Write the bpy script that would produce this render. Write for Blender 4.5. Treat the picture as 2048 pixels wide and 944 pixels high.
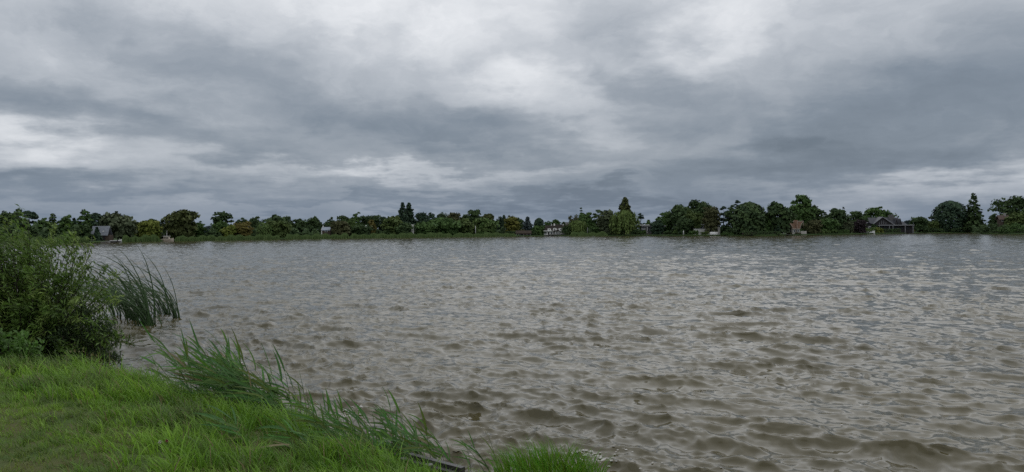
import bpy, math, random
import numpy as np
from mathutils import Matrix, Vector

random.seed(7)
for o in list(bpy.data.objects):
    bpy.data.objects.remove(o)
SC = bpy.context.scene
COL = SC.collection

# ------------------------------------------------------------------ camera
F = 1490.0                      # focal length in pixels of the 2048 px wide photograph
CH = 2.4                        # lens height above the water (m)
H0, H1 = 467.0, 455.0           # rows of the horizon at the left and right edge
roll = math.atan2(H0 - H1, 2048.0)
pitch = -math.atan2(472.0 - (H0 + H1) / 2, F)
fwd = Vector((0, math.cos(pitch), math.sin(pitch)))
upw = Vector((0, -math.sin(pitch), math.cos(pitch)))
rgt = Vector((1, 0, 0))
cr = rgt * math.cos(roll) - upw * math.sin(roll)
cu = rgt * math.sin(roll) + upw * math.cos(roll)
M = Matrix((cr, cu, -fwd)).transposed().to_4x4()
M.translation = Vector((0, 0, CH))
cam_data = bpy.data.cameras.new("camera")
cam_data.sensor_width = 36.0
cam_data.lens = 36.0 * F / 2048.0
cam_data.clip_start = 0.1
cam_data.clip_end = 8000
cam = bpy.data.objects.new("camera", cam_data)
cam.matrix_world = M
COL.objects.link(cam)
SC.camera = cam


def at(px, py, D):
    """the place at forward distance D that shows at a photo pixel"""
    d = cr * ((px - 1024) / F) + cu * ((472 - py) / F) + fwd
    d = d * (D / d.y)
    return Vector((d.x, d.y, CH + d.z))


def hor(px):
    return H0 + (H1 - H0) * px / 2048.0


# ------------------------------------------------------------------ world: overcast sky
world = bpy.data.worlds.new("World")
SC.world = world
world.use_nodes = True
WT = world.node_tree
WT.nodes.clear()
SUN_EL, SUN_AZ = math.radians(50), math.radians(16)     # azimuth from +Y towards +X


class NB:
    """small helper for node trees"""
    def __init__(self, tree):
        self.t = tree

    def new(self, typ, **kw):
        n = self.t.nodes.new(typ)
        for k, v in kw.items():
            setattr(n, k, v)
        return n

    def link(self, a, b):
        self.t.links.new(a, b)

    def put(self, sock, v):
        if isinstance(v, bpy.types.NodeSocket):
            self.link(v, sock)
        elif v is not None:
            sock.default_value = v

    def math(self, op, a, b=None, c=None, clamp=False):
        n = self.new("ShaderNodeMath", operation=op)
        n.use_clamp = clamp
        for i, v in enumerate((a, b, c)):
            self.put(n.inputs[i], v)
        return n.outputs[0]

    def vmath(self, op, a, b=None, out=0):
        n = self.new("ShaderNodeVectorMath", operation=op)
        self.put(n.inputs[0], a)
        if b is not None:
            self.put(n.inputs[3 if op == "SCALE" else 1], b)
        return n.outputs[out]

    def noise(self, vec, scale, detail=5.0, rough=0.55, dist=0.0, out="Fac"):
        n = self.new("ShaderNodeTexNoise")
        self.put(n.inputs["Vector"], vec)
        n.inputs["Scale"].default_value = scale
        n.inputs["Detail"].default_value = detail
        n.inputs["Roughness"].default_value = rough
        n.inputs["Distortion"].default_value = dist
        return n.outputs[out]

    def maprange(self, v, a, b, c, d, smooth=True):
        n = self.new("ShaderNodeMapRange")
        n.interpolation_type = "SMOOTHSTEP" if smooth else "LINEAR"
        self.put(n.inputs["Value"], v)
        for k, x in zip(("From Min", "From Max", "To Min", "To Max"), (a, b, c, d)):
            self.put(n.inputs[k], x)
        return n.outputs["Result"]

    def ramp(self, v, stops):
        n = self.new("ShaderNodeValToRGB")
        self.put(n.inputs["Fac"], v)
        e = n.color_ramp.elements
        while len(e) < len(stops):
            e.new(0.5)
        for el, (p, c) in zip(e, stops):
            el.position = p
            el.color = (*c, 1)
        return n.outputs["Color"]

    def mix(self, f, a, b, blend="MIX"):
        n = self.new("ShaderNodeMix", data_type="RGBA", blend_type=blend)
        self.put(n.inputs["Factor"], f)
        for k, v in ((6, a), (7, b)):
            self.put(n.inputs[k], (*v, 1) if isinstance(v, tuple) and len(v) == 3 else v)
        return n.outputs[2]

    def comb(self, x, y, z=0.0):
        n = self.new("ShaderNodeCombineXYZ")
        for i, v in enumerate((x, y, z)):
            self.put(n.inputs[i], v)
        return n.outputs[0]


w = NB(WT)
sky = w.new("ShaderNodeTexSky", sky_type="NISHITA")
sky.sun_disc = False
sky.sun_elevation = SUN_EL
sky.sun_rotation = SUN_AZ
sky.dust_density = 3.0
gen = w.new("ShaderNodeTexCoord").outputs["Generated"]
dirn = w.vmath("NORMALIZE", gen)
sep = w.new("ShaderNodeSeparateXYZ")
w.link(dirn, sep.inputs[0])
dx, dy, dz = sep.outputs
zc = w.math("MAXIMUM", dz, 0.0)
az = w.math("ARCTAN2", dx, dy)
el = w.math("ARCSINE", dz)
# cloud sheet: the direction meets a flat layer overhead, so clouds crowd together towards the horizon
iz = w.math("DIVIDE", 1.0, w.math("ADD", zc, 0.12))
plane = w.comb(w.math("MULTIPLY", dx, iz), w.math("MULTIPLY", dy, iz), 0.0)
angv = w.comb(az, el, 0.0)
warp = w.vmath("SCALE", w.vmath("SUBTRACT", w.noise(plane, 1.1, 5, 0.6, out="Color"), (0.5, 0.5, 0.5)), 1.0)
warp2 = w.vmath("MULTIPLY", warp, (0.30, 0.14, 0.0))
fine = w.vmath("SUBTRACT", w.noise(w.vmath("MULTIPLY", angv, (1.0, 1.9, 1.0)), 9.0, 6, 0.6, out="Color"), (0.5, 0.5, 0.5))
warp3 = w.vmath("MULTIPLY", fine, (0.11, 0.075, 0.0))
uv = w.vmath("ADD", w.vmath("ADD", angv, warp2), warp3)
n1 = w.noise(plane, 0.62, 7, 0.52, 0.25)
n2 = w.noise(w.vmath("MULTIPLY", w.vmath("ADD", angv, warp3), (1.0, 1.9, 1.0)), 4.2, 9, 0.60, 0.6)
t = w.math("MULTIPLY", w.math("SUBTRACT", n1, 0.5), 0.56)
t = w.math("ADD", t, w.math("MULTIPLY", w.math("SUBTRACT", n2, 0.5), 0.50))
n3 = w.noise(w.vmath("MULTIPLY", w.vmath("ADD", angv, w.vmath("SCALE", warp3, 1.6)), (1.0, 1.7, 1.0)), 13.0, 6, 0.55, 0.7)
t = w.math("ADD", t, w.math("MULTIPLY", w.math("SUBTRACT", n3, 0.5), 0.20))
# the deck is brighter overhead and slate grey low down
t = w.math("ADD", t, w.maprange(el, 0.0, 0.31, 0.35, 0.76, False))
FEAT = [  # photo px, py, half sizes, tilt (deg), strength   : banks and breaks of the cloud deck
    (20, 275, 170, 60, -8, .34), (1075, 170, 150, 60, -20, .18), (800, 352, 190, 22, -4, .24), (1000, 150, 110, 70, 0, .06),
    (1420, 60, 150, 90, 30, .15), (720, 15, 420, 70, 0, .14), (1960, 385, 280, 38, 3, .30), (1340, 130, 110, 60, 20, .12),
    (560, 335, 220, 28, -5, .13), (1130, 350, 260, 20, 0, .14), (250, 60, 200, 60, 0, .05), (1160, 240, 220, 44, -5, .05), (1500, 265, 110, 30, 0, .08),
    (380, 240, 330, 50, -14, -.26), (900, 275, 380, 55, -8, -.22), (1780, 240, 420, 110, 8, -.27), (820, 215, 200, 40, -10, -.08),
    (180, 388, 440, 30, 0, -.22), (1080, 408, 460, 22, 0, -.26), (1620, 330, 440, 40, 3, -.18),
    (420, 120, 320, 70, -15, -.15), (1280, 195, 170, 55, -15, -.13), (1240, 30, 140, 70, 0, -.11), (60, 200, 200, 40, -10, -.10),
    (1920, 110, 260, 100, 10, -.10), (1500, 410, 420, 18, 0, -.12), (650, 405, 320, 12, 0, -.08), (120, 130, 160, 40, -10, .06),
]
for px, py, sx, sy, tilt, amp in FEAT:
    d = at(px, py, 1.0) - Vector((0, 0, CH))
    a_, e_ = math.atan2(d.x, d.y), math.atan2(d.z, math.hypot(d.x, d.y))
    mp = w.new("ShaderNodeMapping", vector_type="TEXTURE")
    w.link(uv, mp.inputs["Vector"])
    mp.inputs["Location"].default_value = (a_, e_, 0)
    mp.inputs["Rotation"].default_value = (0, 0, math.radians(tilt))
    mp.inputs["Scale"].default_value = (sx * 1.35 / F, sy * 1.35 / F, 1)
    t = w.math("ADD", t, w.maprange(w.vmath("LENGTH", mp.outputs[0], out=1), 0.0, 1.0, amp, 0.0))
clouds = w.ramp(t, [(0.05, (.128, .166, .214)), (0.28, (.204, .249, .306)), (0.48, (.324, .365, .418)),
                    (0.68, (.505, .540, .588)), (0.95, (.85, .87, .90))])
haze_f = w.maprange(el, 0.0, 0.11, 0.45, 0.0)
clouds = w.mix(haze_f, clouds, (.185, .245, .345))
lift = w.math("ADD", 1.0, w.math("MULTIPLY", w.math("MAXIMUM", w.math("SUBTRACT", dz, 0.29), 0.0), 0.65))
clouds = w.vmath("SCALE", clouds, w.math("MULTIPLY", lift, 10.0))
skycol = w.mix(0.96, sky.outputs[0], clouds)
bg = w.new("ShaderNodeBackground")
w.link(skycol, bg.inputs["Color"])
bg.inputs["Strength"].default_value = 0.1
wo = w.new("ShaderNodeOutputWorld")
w.link(bg.outputs[0], wo.inputs["Surface"])

sun_data = bpy.data.lights.new("sun", "SUN")
sun_data.energy = 0.55
sun_data.angle = math.radians(72)
sun_data.color = (1.0, 0.985, 0.96)
sun = bpy.data.objects.new("sun", sun_data)
sd = Vector((math.sin(SUN_AZ) * math.cos(SUN_EL), math.cos(SUN_AZ) * math.cos(SUN_EL), math.sin(SUN_EL)))
sun.rotation_euler = sd.to_track_quat("Z", "Y").to_euler()
sun.location = (0, 0, 60)
COL.objects.link(sun)

SC.view_settings.view_transform = "Standard"
SC.view_settings.look = "None"
SC.view_settings.exposure = 0.0
SC.view_settings.gamma = 1.0
SC.render.engine = "CYCLES"
SC.cycles.use_denoising = False
SC.cycles.max_bounces = 5
SC.cycles.diffuse_bounces = 3
SC.cycles.glossy_bounces = 3
SC.cycles.transmission_bounces = 3
SC.cycles.sample_clamp_indirect = 4.0

# ------------------------------------------------------------------ materials
MATS = {}


def mat(name, c1, c2=None, rough=0.8, spec=0.25, scale=1.0, translucent=0.0, tint=False, bump=0.0, metallic=0.0, detail=4.0):
    """procedural material: two tones broken up by noise, optionally steered by a per-piece tint"""
    if name in MATS:
        return MATS[name]
    m = bpy.data.materials.new(name)
    m.use_nodes = True
    b = NB(m.node_tree)
    pr = m.node_tree.nodes["Principled BSDF"]
    out = m.node_tree.nodes["Material Output"]
    c2 = c2 or tuple(x * 0.7 for x in c1)
    obj = b.new("ShaderNodeTexCoord").outputs["Object"]
    f = b.noise(obj, scale, detail, 0.6)
    f = b.maprange(f, 0.3, 0.7, 0.0, 1.0)
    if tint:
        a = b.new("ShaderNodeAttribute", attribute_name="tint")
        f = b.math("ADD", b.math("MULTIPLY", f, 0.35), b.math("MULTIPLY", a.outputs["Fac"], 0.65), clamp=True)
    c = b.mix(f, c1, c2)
    b.link(c, pr.inputs["Base Color"])
    pr.inputs["Roughness"].default_value = rough
    pr.inputs["Specular IOR Level"].default_value = spec
    pr.inputs["Metallic"].default_value = metallic
    if bump:
        bn = b.new("ShaderNodeBump")
        bn.inputs["Strength"].default_value = bump
        bn.inputs["Distance"].default_value = 0.02
        b.link(b.noise(obj, scale * 6, 5, 0.6), bn.inputs["Height"])
        b.link(bn.outputs[0], pr.inputs["Normal"])
    if translucent:
        tr = b.new("ShaderNodeBsdfTranslucent")
        b.link(c, tr.inputs["Color"])
        mx = b.new("ShaderNodeMixShader")
        mx.inputs[0].default_value = translucent
        b.link(pr.outputs[0], mx.inputs[1])
        b.link(tr.outputs[0], mx.inputs[2])
        b.link(mx.outputs[0], out.inputs["Surface"])
    MATS[name] = m
    return m


def attr_mat(name, rough=0.6, translucent=0.3, spec=0.25):
    """leaf material whose colour is stored blade by blade"""
    m = bpy.data.materials.new(name)
    m.use_nodes = True
    b = NB(m.node_tree)
    pr = m.node_tree.nodes["Principled BSDF"]
    out = m.node_tree.nodes["Material Output"]
    a = b.new("ShaderNodeAttribute", attribute_name="Col")
    b.link(a.outputs["Color"], pr.inputs["Base Color"])
    pr.inputs["Roughness"].default_value = rough
    pr.inputs["Specular IOR Level"].default_value = spec
    tr = b.new("ShaderNodeBsdfTranslucent")
    b.link(a.outputs["Color"], tr.inputs["Color"])
    mx = b.new("ShaderNodeMixShader")
    mx.inputs[0].default_value = translucent
    b.link(pr.outputs[0], mx.inputs[1])
    b.link(tr.outputs[0], mx.inputs[2])
    b.link(mx.outputs[0], out.inputs["Surface"])
    return m


# ------------------------------------------------------------------ object helpers
def tag(o, label=None, cat=None, group=None, kind=None):
    if label:
        o["label"] = label
    if cat:
        o["category"] = cat
    if group:
        o["group"] = group
    if kind:
        o["kind"] = kind
    return o


def thing(name, label, cat, loc, rotz=0.0, group=None):
    o = bpy.data.objects.new(name, None)
    o.empty_display_size = 0.3
    COL.objects.link(o)
    o.location = loc
    o.rotation_euler = (0, 0, rotz)
    return tag(o, label, cat, group)


def mesh_data(name, V, Fc, material=None, smooth=False, tint=None, col=None):
    me = bpy.data.meshes.new(name)
    if isinstance(Fc, np.ndarray):
        V = np.asarray(V, dtype=np.float32)
        n, k = Fc.shape
        me.vertices.add(len(V))
        me.vertices.foreach_set("co", V.ravel())
        me.loops.add(n * k)
        me.loops.foreach_set("vertex_index", Fc.astype(np.int32).ravel())
        me.polygons.add(n)
        me.polygons.foreach_set("loop_start", np.arange(0, n * k, k, dtype=np.int32))
        me.update(calc_edges=True)
    else:
        me.from_pydata([tuple(v) for v in V], [], Fc)
        me.update()
    if smooth:
        me.polygons.foreach_set("use_smooth", np.ones(len(me.polygons), dtype=bool))
    if tint is not None:
        a = me.attributes.new("tint", "FLOAT", "POINT")
        a.data.foreach_set("value", np.asarray(tint, dtype=np.float32))
    if col is not None:
        a = me.attributes.new("Col", "FLOAT_COLOR", "POINT")
        c = np.ones((len(V), 4), dtype=np.float32)
        c[:, :3] = col
        a.data.foreach_set("color", c.ravel())
    if material:
        me.materials.append(material)
    return me


def link(name, me, parent=None, loc=None):
    o = bpy.data.objects.new(name, me)
    COL.objects.link(o)
    if parent:
        o.parent = parent
    if loc is not None:
        o.location = loc
    return o


class MB:
    """collects boxes, prisms and tubes into one mesh"""
    def __init__(self, s=1.0):
        self.v, self.f, self.s = [], [], s

    def add(self, V, Fs):
        n = len(self.v)
        self.v += [tuple(c * self.s for c in p) for p in V]
        self.f += [tuple(i + n for i in q) for q in Fs]
        return self

    def box(self, x0, x1, y0, y1, z0, z1):
        return self.add([(x0, y0, z0), (x1, y0, z0), (x1, y1, z0), (x0, y1, z0), (x0, y0, z1), (x1, y0, z1), (x1, y1, z1), (x0, y1, z1)],
                        [(0, 3, 2, 1), (4, 5, 6, 7), (0, 1, 5, 4), (1, 2, 6, 5), (2, 3, 7, 6), (3, 0, 4, 7)])

    def prism(self, pts, y0, y1):
        """outline in x,z pushed from y0 to y1 (outline anticlockwise seen from the front)"""
        n = len(pts)
        V = [(x, y0, z) for x, z in pts] + [(x, y1, z) for x, z in pts]
        Fs = [tuple(range(n)), tuple(range(2 * n - 1, n - 1, -1))]
        Fs += [(i, i + n, (i + 1) % n + n, (i + 1) % n) for i in range(n)]
        return self.add(V, Fs)

    def prism_x(self, pts, x0, x1):
        """outline in y,z pushed from x0 to x1"""
        n = len(pts)
        V = [(x0, y, z) for y, z in pts] + [(x1, y, z) for y, z in pts]
        Fs = [tuple(range(n - 1, -1, -1)), tuple(range(n, 2 * n))]
        Fs += [(i, (i + 1) % n, (i + 1) % n + n, i + n) for i in range(n)]
        return self.add(V, Fs)

    def tube(self, pts, rads, n=6):
        pts = [Vector(p) for p in pts]
        rings, V, Fs = [], [], []
        for i, p in enumerate(pts):
            d = (pts[min(i + 1, len(pts) - 1)] - pts[max(i - 1, 0)]).normalized()
            a = d.orthogonal().normalized()
            if i:                       # keep the ring from twisting
                a = (pa - d * pa.dot(d)).normalized()
            pa = a
            b = d.cross(a)
            for k in range(n):
                q = 2 * math.pi * k / n
                V.append(tuple(p + (a * math.cos(q) + b * math.sin(q)) * rads[i]))
        for i in range(len(pts) - 1):
            for k in range(n):
                Fs.append((i * n + k, i * n + (k + 1) % n, (i + 1) * n + (k + 1) % n, (i + 1) * n + k))
        Fs.append(tuple(range(n - 1, -1, -1)))
        Fs.append(tuple(range((len(pts) - 1) * n, len(pts) * n)))
        return self.add(V, Fs)

    def build(self, name, material, parent=None, smooth=False, loc=None):
        return link(name, mesh_data(name, self.v, self.f, material, smooth), parent, loc)


# ------------------------------------------------------------------ shorelines
FAR_PX = [(-900, 520), (-300, 495), (0, 488), (130, 487), (340, 482.5), (560, 479), (700, 477), (880, 474.5), (1000, 473), (1100, 472.2),
          (1300, 471.6), (1420, 471.7), (1540, 472), (1600, 470.6), (1700, 469), (1800, 467.2), (1850, 466.2), (1940, 465.6),
          (1952, 466.6), (1962, 468.0), (2048, 468.3), (2300, 468.5), (2900, 470)]


def shore_depth(px):
    for (x0, y0), (x1, y1) in zip(FAR_PX, FAR_PX[1:]):
        if x0 <= px <= x1:
            y = y0 + (y1 - y0) * (px - x0) / (x1 - x0)
            return CH * F / (y - hor(px))
    return 250.0


LAND = 0.42          # height of the far land above the water
NEAR = [(60, -38), (30, -12), (8, 0.5), (3, 3.6), (1.3, 5.2), (0.45, 5.95), (-0.5, 6.62), (-1.1, 7.15), (-1.9, 8.05), (-3.0, 9.1), (-4.2, 10.0),
        (-5.5, 10.9), (-7.0, 11.65), (-9.0, 12.3), (-12, 13.6), (-30, 22), (-90, 55), (-240, 115)]
NA = np.array(NEAR, dtype=float)


def near_s(X, Y):
    """signed distance to the near waterline, positive on the bank"""
    X, Y = np.asarray(X, float), np.asarray(Y, float)
    best = np.full(X.shape, 1e9)
    sign = np.ones(X.shape)
    for (ax, ay), (bx, by) in zip(NA[:-1], NA[1:]):
        ex, ey = bx - ax, by - ay
        L2 = ex * ex + ey * ey
        tt = np.clip(((X - ax) * ex + (Y - ay) * ey) / L2, 0, 1)
        qx, qy = X - (ax + tt * ex), Y - (ay + tt * ey)
        d = np.hypot(qx, qy)
        side = np.where(ex * (Y - ay) - ey * (X - ax) > 0, 1.0, -1.0)
        m = d < best
        best = np.where(m, d, best)
        sign = np.where(m, side, sign)
    return best * sign


def lumps(X, Y):
    return (np.sin(X * 2.1 + 1.3 * np.sin(Y * 1.3)) * np.cos(Y * 1.9 + .6) * 0.5 + 0.5 * np.sin(X * 4.7 + Y * 3.1) * np.cos(Y * 5.3 - X * 1.7))


def bank_z(X, Y):
    s = near_s(X, Y)
    z = np.interp(s, [-3, -0.8, -0.25, 0.0, 0.35, 1.0, 2.6, 6], [-1.5, -0.8, -0.35, -0.02, 0.24, 0.42, 0.68, 0.75])
    z = np.maximum(z, 0.16 - (np.hypot(X - .30, (Y - 6.75) * .8) / .62) ** 2 * .55)      # small mound that carries the tussock
    return z + np.clip(s, 0, 1) * 0.03 * lumps(X, Y)


# ------------------------------------------------------------------ water
rng = np.random.default_rng(11)
TL, TN = 40.0, 2048


def wave_tile():
    k1 = np.fft.fftfreq(TN, TL / TN) * 2 * np.pi
    kx, ky = np.meshgrid(k1, k1, indexing="ij")
    k = np.hypot(kx, ky)
    k[0, 0] = 1e-6
    kp = 2 * np.pi / WAVE_PEAK
    wd = np.array([-0.42, -0.907])
    c = np.abs((kx * wd[0] + ky * wd[1]) / k)
    spread = np.clip(1.0 - np.log(k / kp) * 0.10, 0.6, 1.0)
    D = spread * c ** 12 + (1 - spread) * (0.45 + 0.55 * c ** 2) + 0.05
    P = k ** -3.55 * np.exp(-1.25 * (kp / k) ** 2) * D * np.exp(-(k / 95.0) ** 2)
    P[0, 0] = 0
    Hk = np.sqrt(P) * (rng.normal(size=k.shape) + 1j * rng.normal(size=k.shape))
    g = WAVE_RMS / np.fft.ifft2(Hk).real.std()
    low = 1 / (1 + (k / (kp * 2.1)) ** 6)
    out = []
    for part in (low, 1 - low):                  # the wind waves and the ripples riding on them
        H2 = Hk * part * g
        out.append([np.fft.ifft2(q).real.astype(np.float32) for q in (H2, 1j * kx / k * H2, 1j * ky / k * H2)])
    return out


WAVE_PEAK, WAVE_RMS, CHOP = 1.7, 0.031, 1.3
TILE = wave_tile()


def sample(T, X, Y):
    u, v = (X / TL * TN) % TN, (Y / TL * TN) % TN
    i, j = np.floor(u).astype(int), np.floor(v).astype(int)
    a, b = u - i, v - j
    i, j = i % TN, j % TN
    i1, j1 = (i + 1) % TN, (j + 1) % TN
    return T[i, j] * (1 - a) * (1 - b) + T[i1, j] * a * (1 - b) + T[i, j1] * (1 - a) * b + T[i1, j1] * a * b


def vnoise(X, Y, s, seed=0):
    """cheap smooth value noise 0..1"""
    r = np.random.default_rng(seed)
    G = r.uniform(0, 1, (64, 64))
    u, v = X * s + 17.3, Y * s + 5.1
    i, j = np.floor(u).astype(int), np.floor(v).astype(int)
    a, b = u - i, v - j
    a, b = a * a * (3 - 2 * a), b * b * (3 - 2 * b)
    g = lambda p, q: G[p % 64, q % 64]
    return g(i, j) * (1 - a) * (1 - b) + g(i + 1, j) * a * (1 - b) + g(i, j + 1) * (1 - a) * b + g(i + 1, j + 1) * a * b


def water_at(X, Y):
    """height and sideways push: waves come in groups with calmer water between"""
    A, B = X * .907 - Y * .42, X * .42 + Y * .907
    e = vnoise(A * .7, B, .55, 61) * .6 + vnoise(A * .7, B, 1.25, 62) * .4
    e = np.clip((e - .30) / .42, 0, 1)
    gl = .42 + .95 * e * e * (3 - 2 * e)
    gs = (.55 + .65 * vnoise(A, B * 1.4, .33, 63)) * np.clip(1.25 - np.hypot(X, Y) / 130, .35, 1)
    f = lambda i, c: gl * c * sample(TILE[0][i], X, Y) + gs * min(c, .85) * 1.1 * sample(TILE[1][i], X, Y)
    return gl * sample(TILE[0][0], X, Y) + gs * 1.1 * sample(TILE[1][0], X, Y), f(1, CHOP), f(2, CHOP)


def make_water():
    r, rr = 4.2, []
    while r < 460:
        rr.append(r)
        r += 0.024 + 0.0062 * max(r - 5, 0)
    rr = np.array(rr + [500.0])
    a = np.concatenate([np.linspace(-88, -42, 24, endpoint=False), np.linspace(-42, 42, 700), np.linspace(42, 88, 25)[1:]])
    A = np.radians(a)
    R, AA = np.meshgrid(rr, A, indexing="ij")
    X, Y = R * np.sin(AA), R * np.cos(AA)
    h, ux, uy = water_at(X, Y)
    V = np.stack([X + ux, Y + uy, h], -1).reshape(-1, 3)
    nr, na = R.shape
    idx = np.arange(nr * na).reshape(nr, na)
    Q = np.stack([idx[:-1, :-1], idx[:-1, 1:], idx[1:, 1:], idx[1:, :-1]], -1).reshape(-1, 4)[:, ::-1]
    m = bpy.data.materials.new("lake_water")
    m.use_nodes = True
    b = NB(m.node_tree)
    pr = m.node_tree.nodes["Principled BSDF"]
    pos = b.new("ShaderNodeNewGeometry")
    silt = b.maprange(b.noise(pos.outputs["Position"], 0.16, 3, 0.5), 0.3, 0.7, 0, 1)
    b.link(b.mix(silt, (.068, .056, .021), (.054, .046, .019)), pr.inputs["Base Color"])
    mp = b.new("ShaderNodeMapping", vector_type="TEXTURE")
    b.link(pos.outputs["Position"], mp.inputs["Vector"])
    mp.inputs["Rotation"].default_value = (0, 0, math.radians(-25))
    mp.inputs["Scale"].default_value = (2.6, 1.0, 1.0)
    r1 = b.vmath("SUBTRACT", b.noise(mp.outputs[0], 11.0, 3.0, 0.6, 0.2, out="Color"), (.5, .5, .5))
    r2 = b.vmath("SUBTRACT", b.noise(mp.outputs[0], 4.6, 2.0, 0.5, 0.5, out="Color"), (.5, .5, .5))
    gusts = b.maprange(b.noise(pos.outputs["Position"], 0.35, 2, 0.5), 0.35, 0.65, 0.25, 1.0)
    rip = b.vmath("ADD", b.vmath("MULTIPLY", r1, (.06, .08, 0.0)), b.vmath("SCALE", b.vmath("MULTIPLY", r2, (.36, .66, 0.0)), gusts))
    nrm = b.vmath("NORMALIZE", b.vmath("ADD", pos.outputs["Normal"], rip))
    b.link(nrm, pr.inputs["Normal"])
    pr.inputs["Roughness"].default_value = 0.10
    pr.inputs["IOR"].default_value = 1.33
    pr.inputs["Specular IOR Level"].default_value = 0.5
    o = link("lake_water", mesh_data("lake_water", V, Q, m, True))
    tag(o, "choppy brown-grey lake water with short wind waves", "water", kind="structure")
    return o


make_water()

# ------------------------------------------------------------------ ground
soil = mat("bank_soil", (.060, .095, .026), (.085, .082, .034), 0.95, 0.1, 1.6, bump=0.6)
turf = mat("far_turf", (.045, .075, .022), (.030, .052, .018), 0.95, 0.1, 0.15)


def make_near_bank():
    xs = np.concatenate([np.linspace(-260, -16, 30, endpoint=False), np.linspace(-16, 6, 230), np.linspace(6, 90, 20)[1:]])
    ys = np.concatenate([np.linspace(-160, 0, 20, endpoint=False), np.linspace(0, 20, 210), np.linspace(20, 140, 30)[1:]])
    X, Y = np.meshgrid(xs, ys, indexing="ij")
    Z = bank_z(X, Y)
    V = np.stack([X, Y, Z], -1).reshape(-1, 3)
    n, k = X.shape
    idx = np.arange(n * k).reshape(n, k)
    Q = np.stack([idx[:-1, :-1], idx[1:, :-1], idx[1:, 1:], idx[:-1, 1:]], -1).reshape(-1, 4)
    keep = Z.reshape(-1)[Q].max(1) > -1.4
    o = link("ground", mesh_data("ground", V, Q[keep], soil, True))
    tag(o, "earth of the grassy near bank", "ground", kind="structure")


def make_far_land():
    pts = []
    for px, py in FAR_PX:
        D = CH * F / (py - hor(px))
        X = (px - 1024) / F * D
        pts.append((X, D))
    V, Q = [], []
    rows = [(0.0, -0.8), (0.02, LAND * 0.55), (0.8, LAND), (12, LAND), (60, LAND), (400, LAND), (4000, LAND)]
    for j, (off, z) in enumerate(rows):
        for (X, D) in pts:
            L = math.hypot(X, D)
            k = (L + off) / L
            V.append((X * k, D * k, z))
    n = len(pts)
    for j in range(len(rows) - 1):
        for i in range(n - 1):
            Q.append((j * n + i, j * n + i + 1, (j + 1) * n + i + 1, (j + 1) * n + i))
    o = link("terrain", mesh_data("terrain", V, Q, turf))
    tag(o, "flat green land beyond the lake", "land", kind="structure")


make_near_bank()
make_far_land()
#==STRUCTURE==
# ------------------------------------------------------------------ far trees
TREE_COL = {
    "dark": ((.034, .060, .025), (.067, .106, .036)), "pine": ((.026, .050, .031), (.050, .082, .043)),
    "green": ((.046, .090, .026), (.086, .144, .041)), "olive": ((.054, .086, .025), (.098, .132, .038)),
    "light": ((.072, .126, .036), (.132, .186, .058)), "yellow": ((.114, .150, .026), (.180, .198, .042)),
    "orange": ((.112, .100, .028), (.156, .128, .034)), "rust": ((.062, .070, .031), (.096, .096, .041)),
    "grey": ((.062, .082, .043), (.098, .118, .060)), "purple": ((.031, .024, .028), (.053, .038, .040)),
    "willow": ((.072, .114, .029), (.132, .180, .048)), "autumn": ((.108, .118, .026), (.156, .150, .034)),
    "blue": ((.048, .070, .070), (.066, .089, .084)), "bronze": ((.053, .070, .024), (.094, .106, .034)),  # blue: distance haze put into far foliage colour; one grey-green conifer uses it too
}
for k_, (a_, b_) in TREE_COL.items():
    mat("foliage_" + k_, a_, b_, 0.75, 0.15, 0.5, tint=True)
bark = mat("bark", (.060, .050, .040), (.035, .030, .025), 0.9, 0.1, 3.0)
pale_bark = mat("pale_bark", (.30, .29, .26), (.18, .17, .15), 0.9, 0.1, 3.0)
EXTRA = 1.35     # leaf clumps per crown


def cards(r, P, Nrm, size, tint, stretch=1.0, droop=None):
    """leaf clumps: one ragged four-cornered leaf face per point"""
    n = len(P)
    Nn = Nrm + r.normal(size=(n, 3)) * 0.55
    Nn /= np.linalg.norm(Nn, axis=1, keepdims=True) + 1e-9
    ref = r.normal(size=(n, 3)) if droop is None else np.tile(np.array([0, 0, 1.0]), (n, 1)) + r.normal(size=(n, 3)) * 0.12
    A = ref - Nn * (ref * Nn).sum(1, keepdims=True)
    A /= np.linalg.norm(A, axis=1, keepdims=True) + 1e-9
    B = np.cross(Nn, A)
    s = (size * r.uniform(0.6, 1.35, n))[:, None]
    k = lambda: r.uniform(0.55, 1.2, (n, 1))
    V = np.stack([P + A * s * stretch * k(), P + B * s * k(), P - A * s * stretch * k(), P - B * s * k()], 1).reshape(-1, 3)
    return V, np.repeat(tint, 4)


def unit(r, n):
    v = r.normal(size=(n, 3))
    return v / np.linalg.norm(v, axis=1, keepdims=True)


def blob(r, c, rad, n, tint, size, flat=0.8):
    d = unit(r, n)
    d[:, 2] = np.abs(d[:, 2]) * 0.75 + d[:, 2] * 0.25
    P = c + d * np.array([rad, rad, rad * flat]) * (r.uniform(0.25, 1.0, (n, 1)) ** 0.45)
    return cards(r, P, d, size, np.clip(tint + r.normal(size=n) * 0.08, 0, 1))


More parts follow.
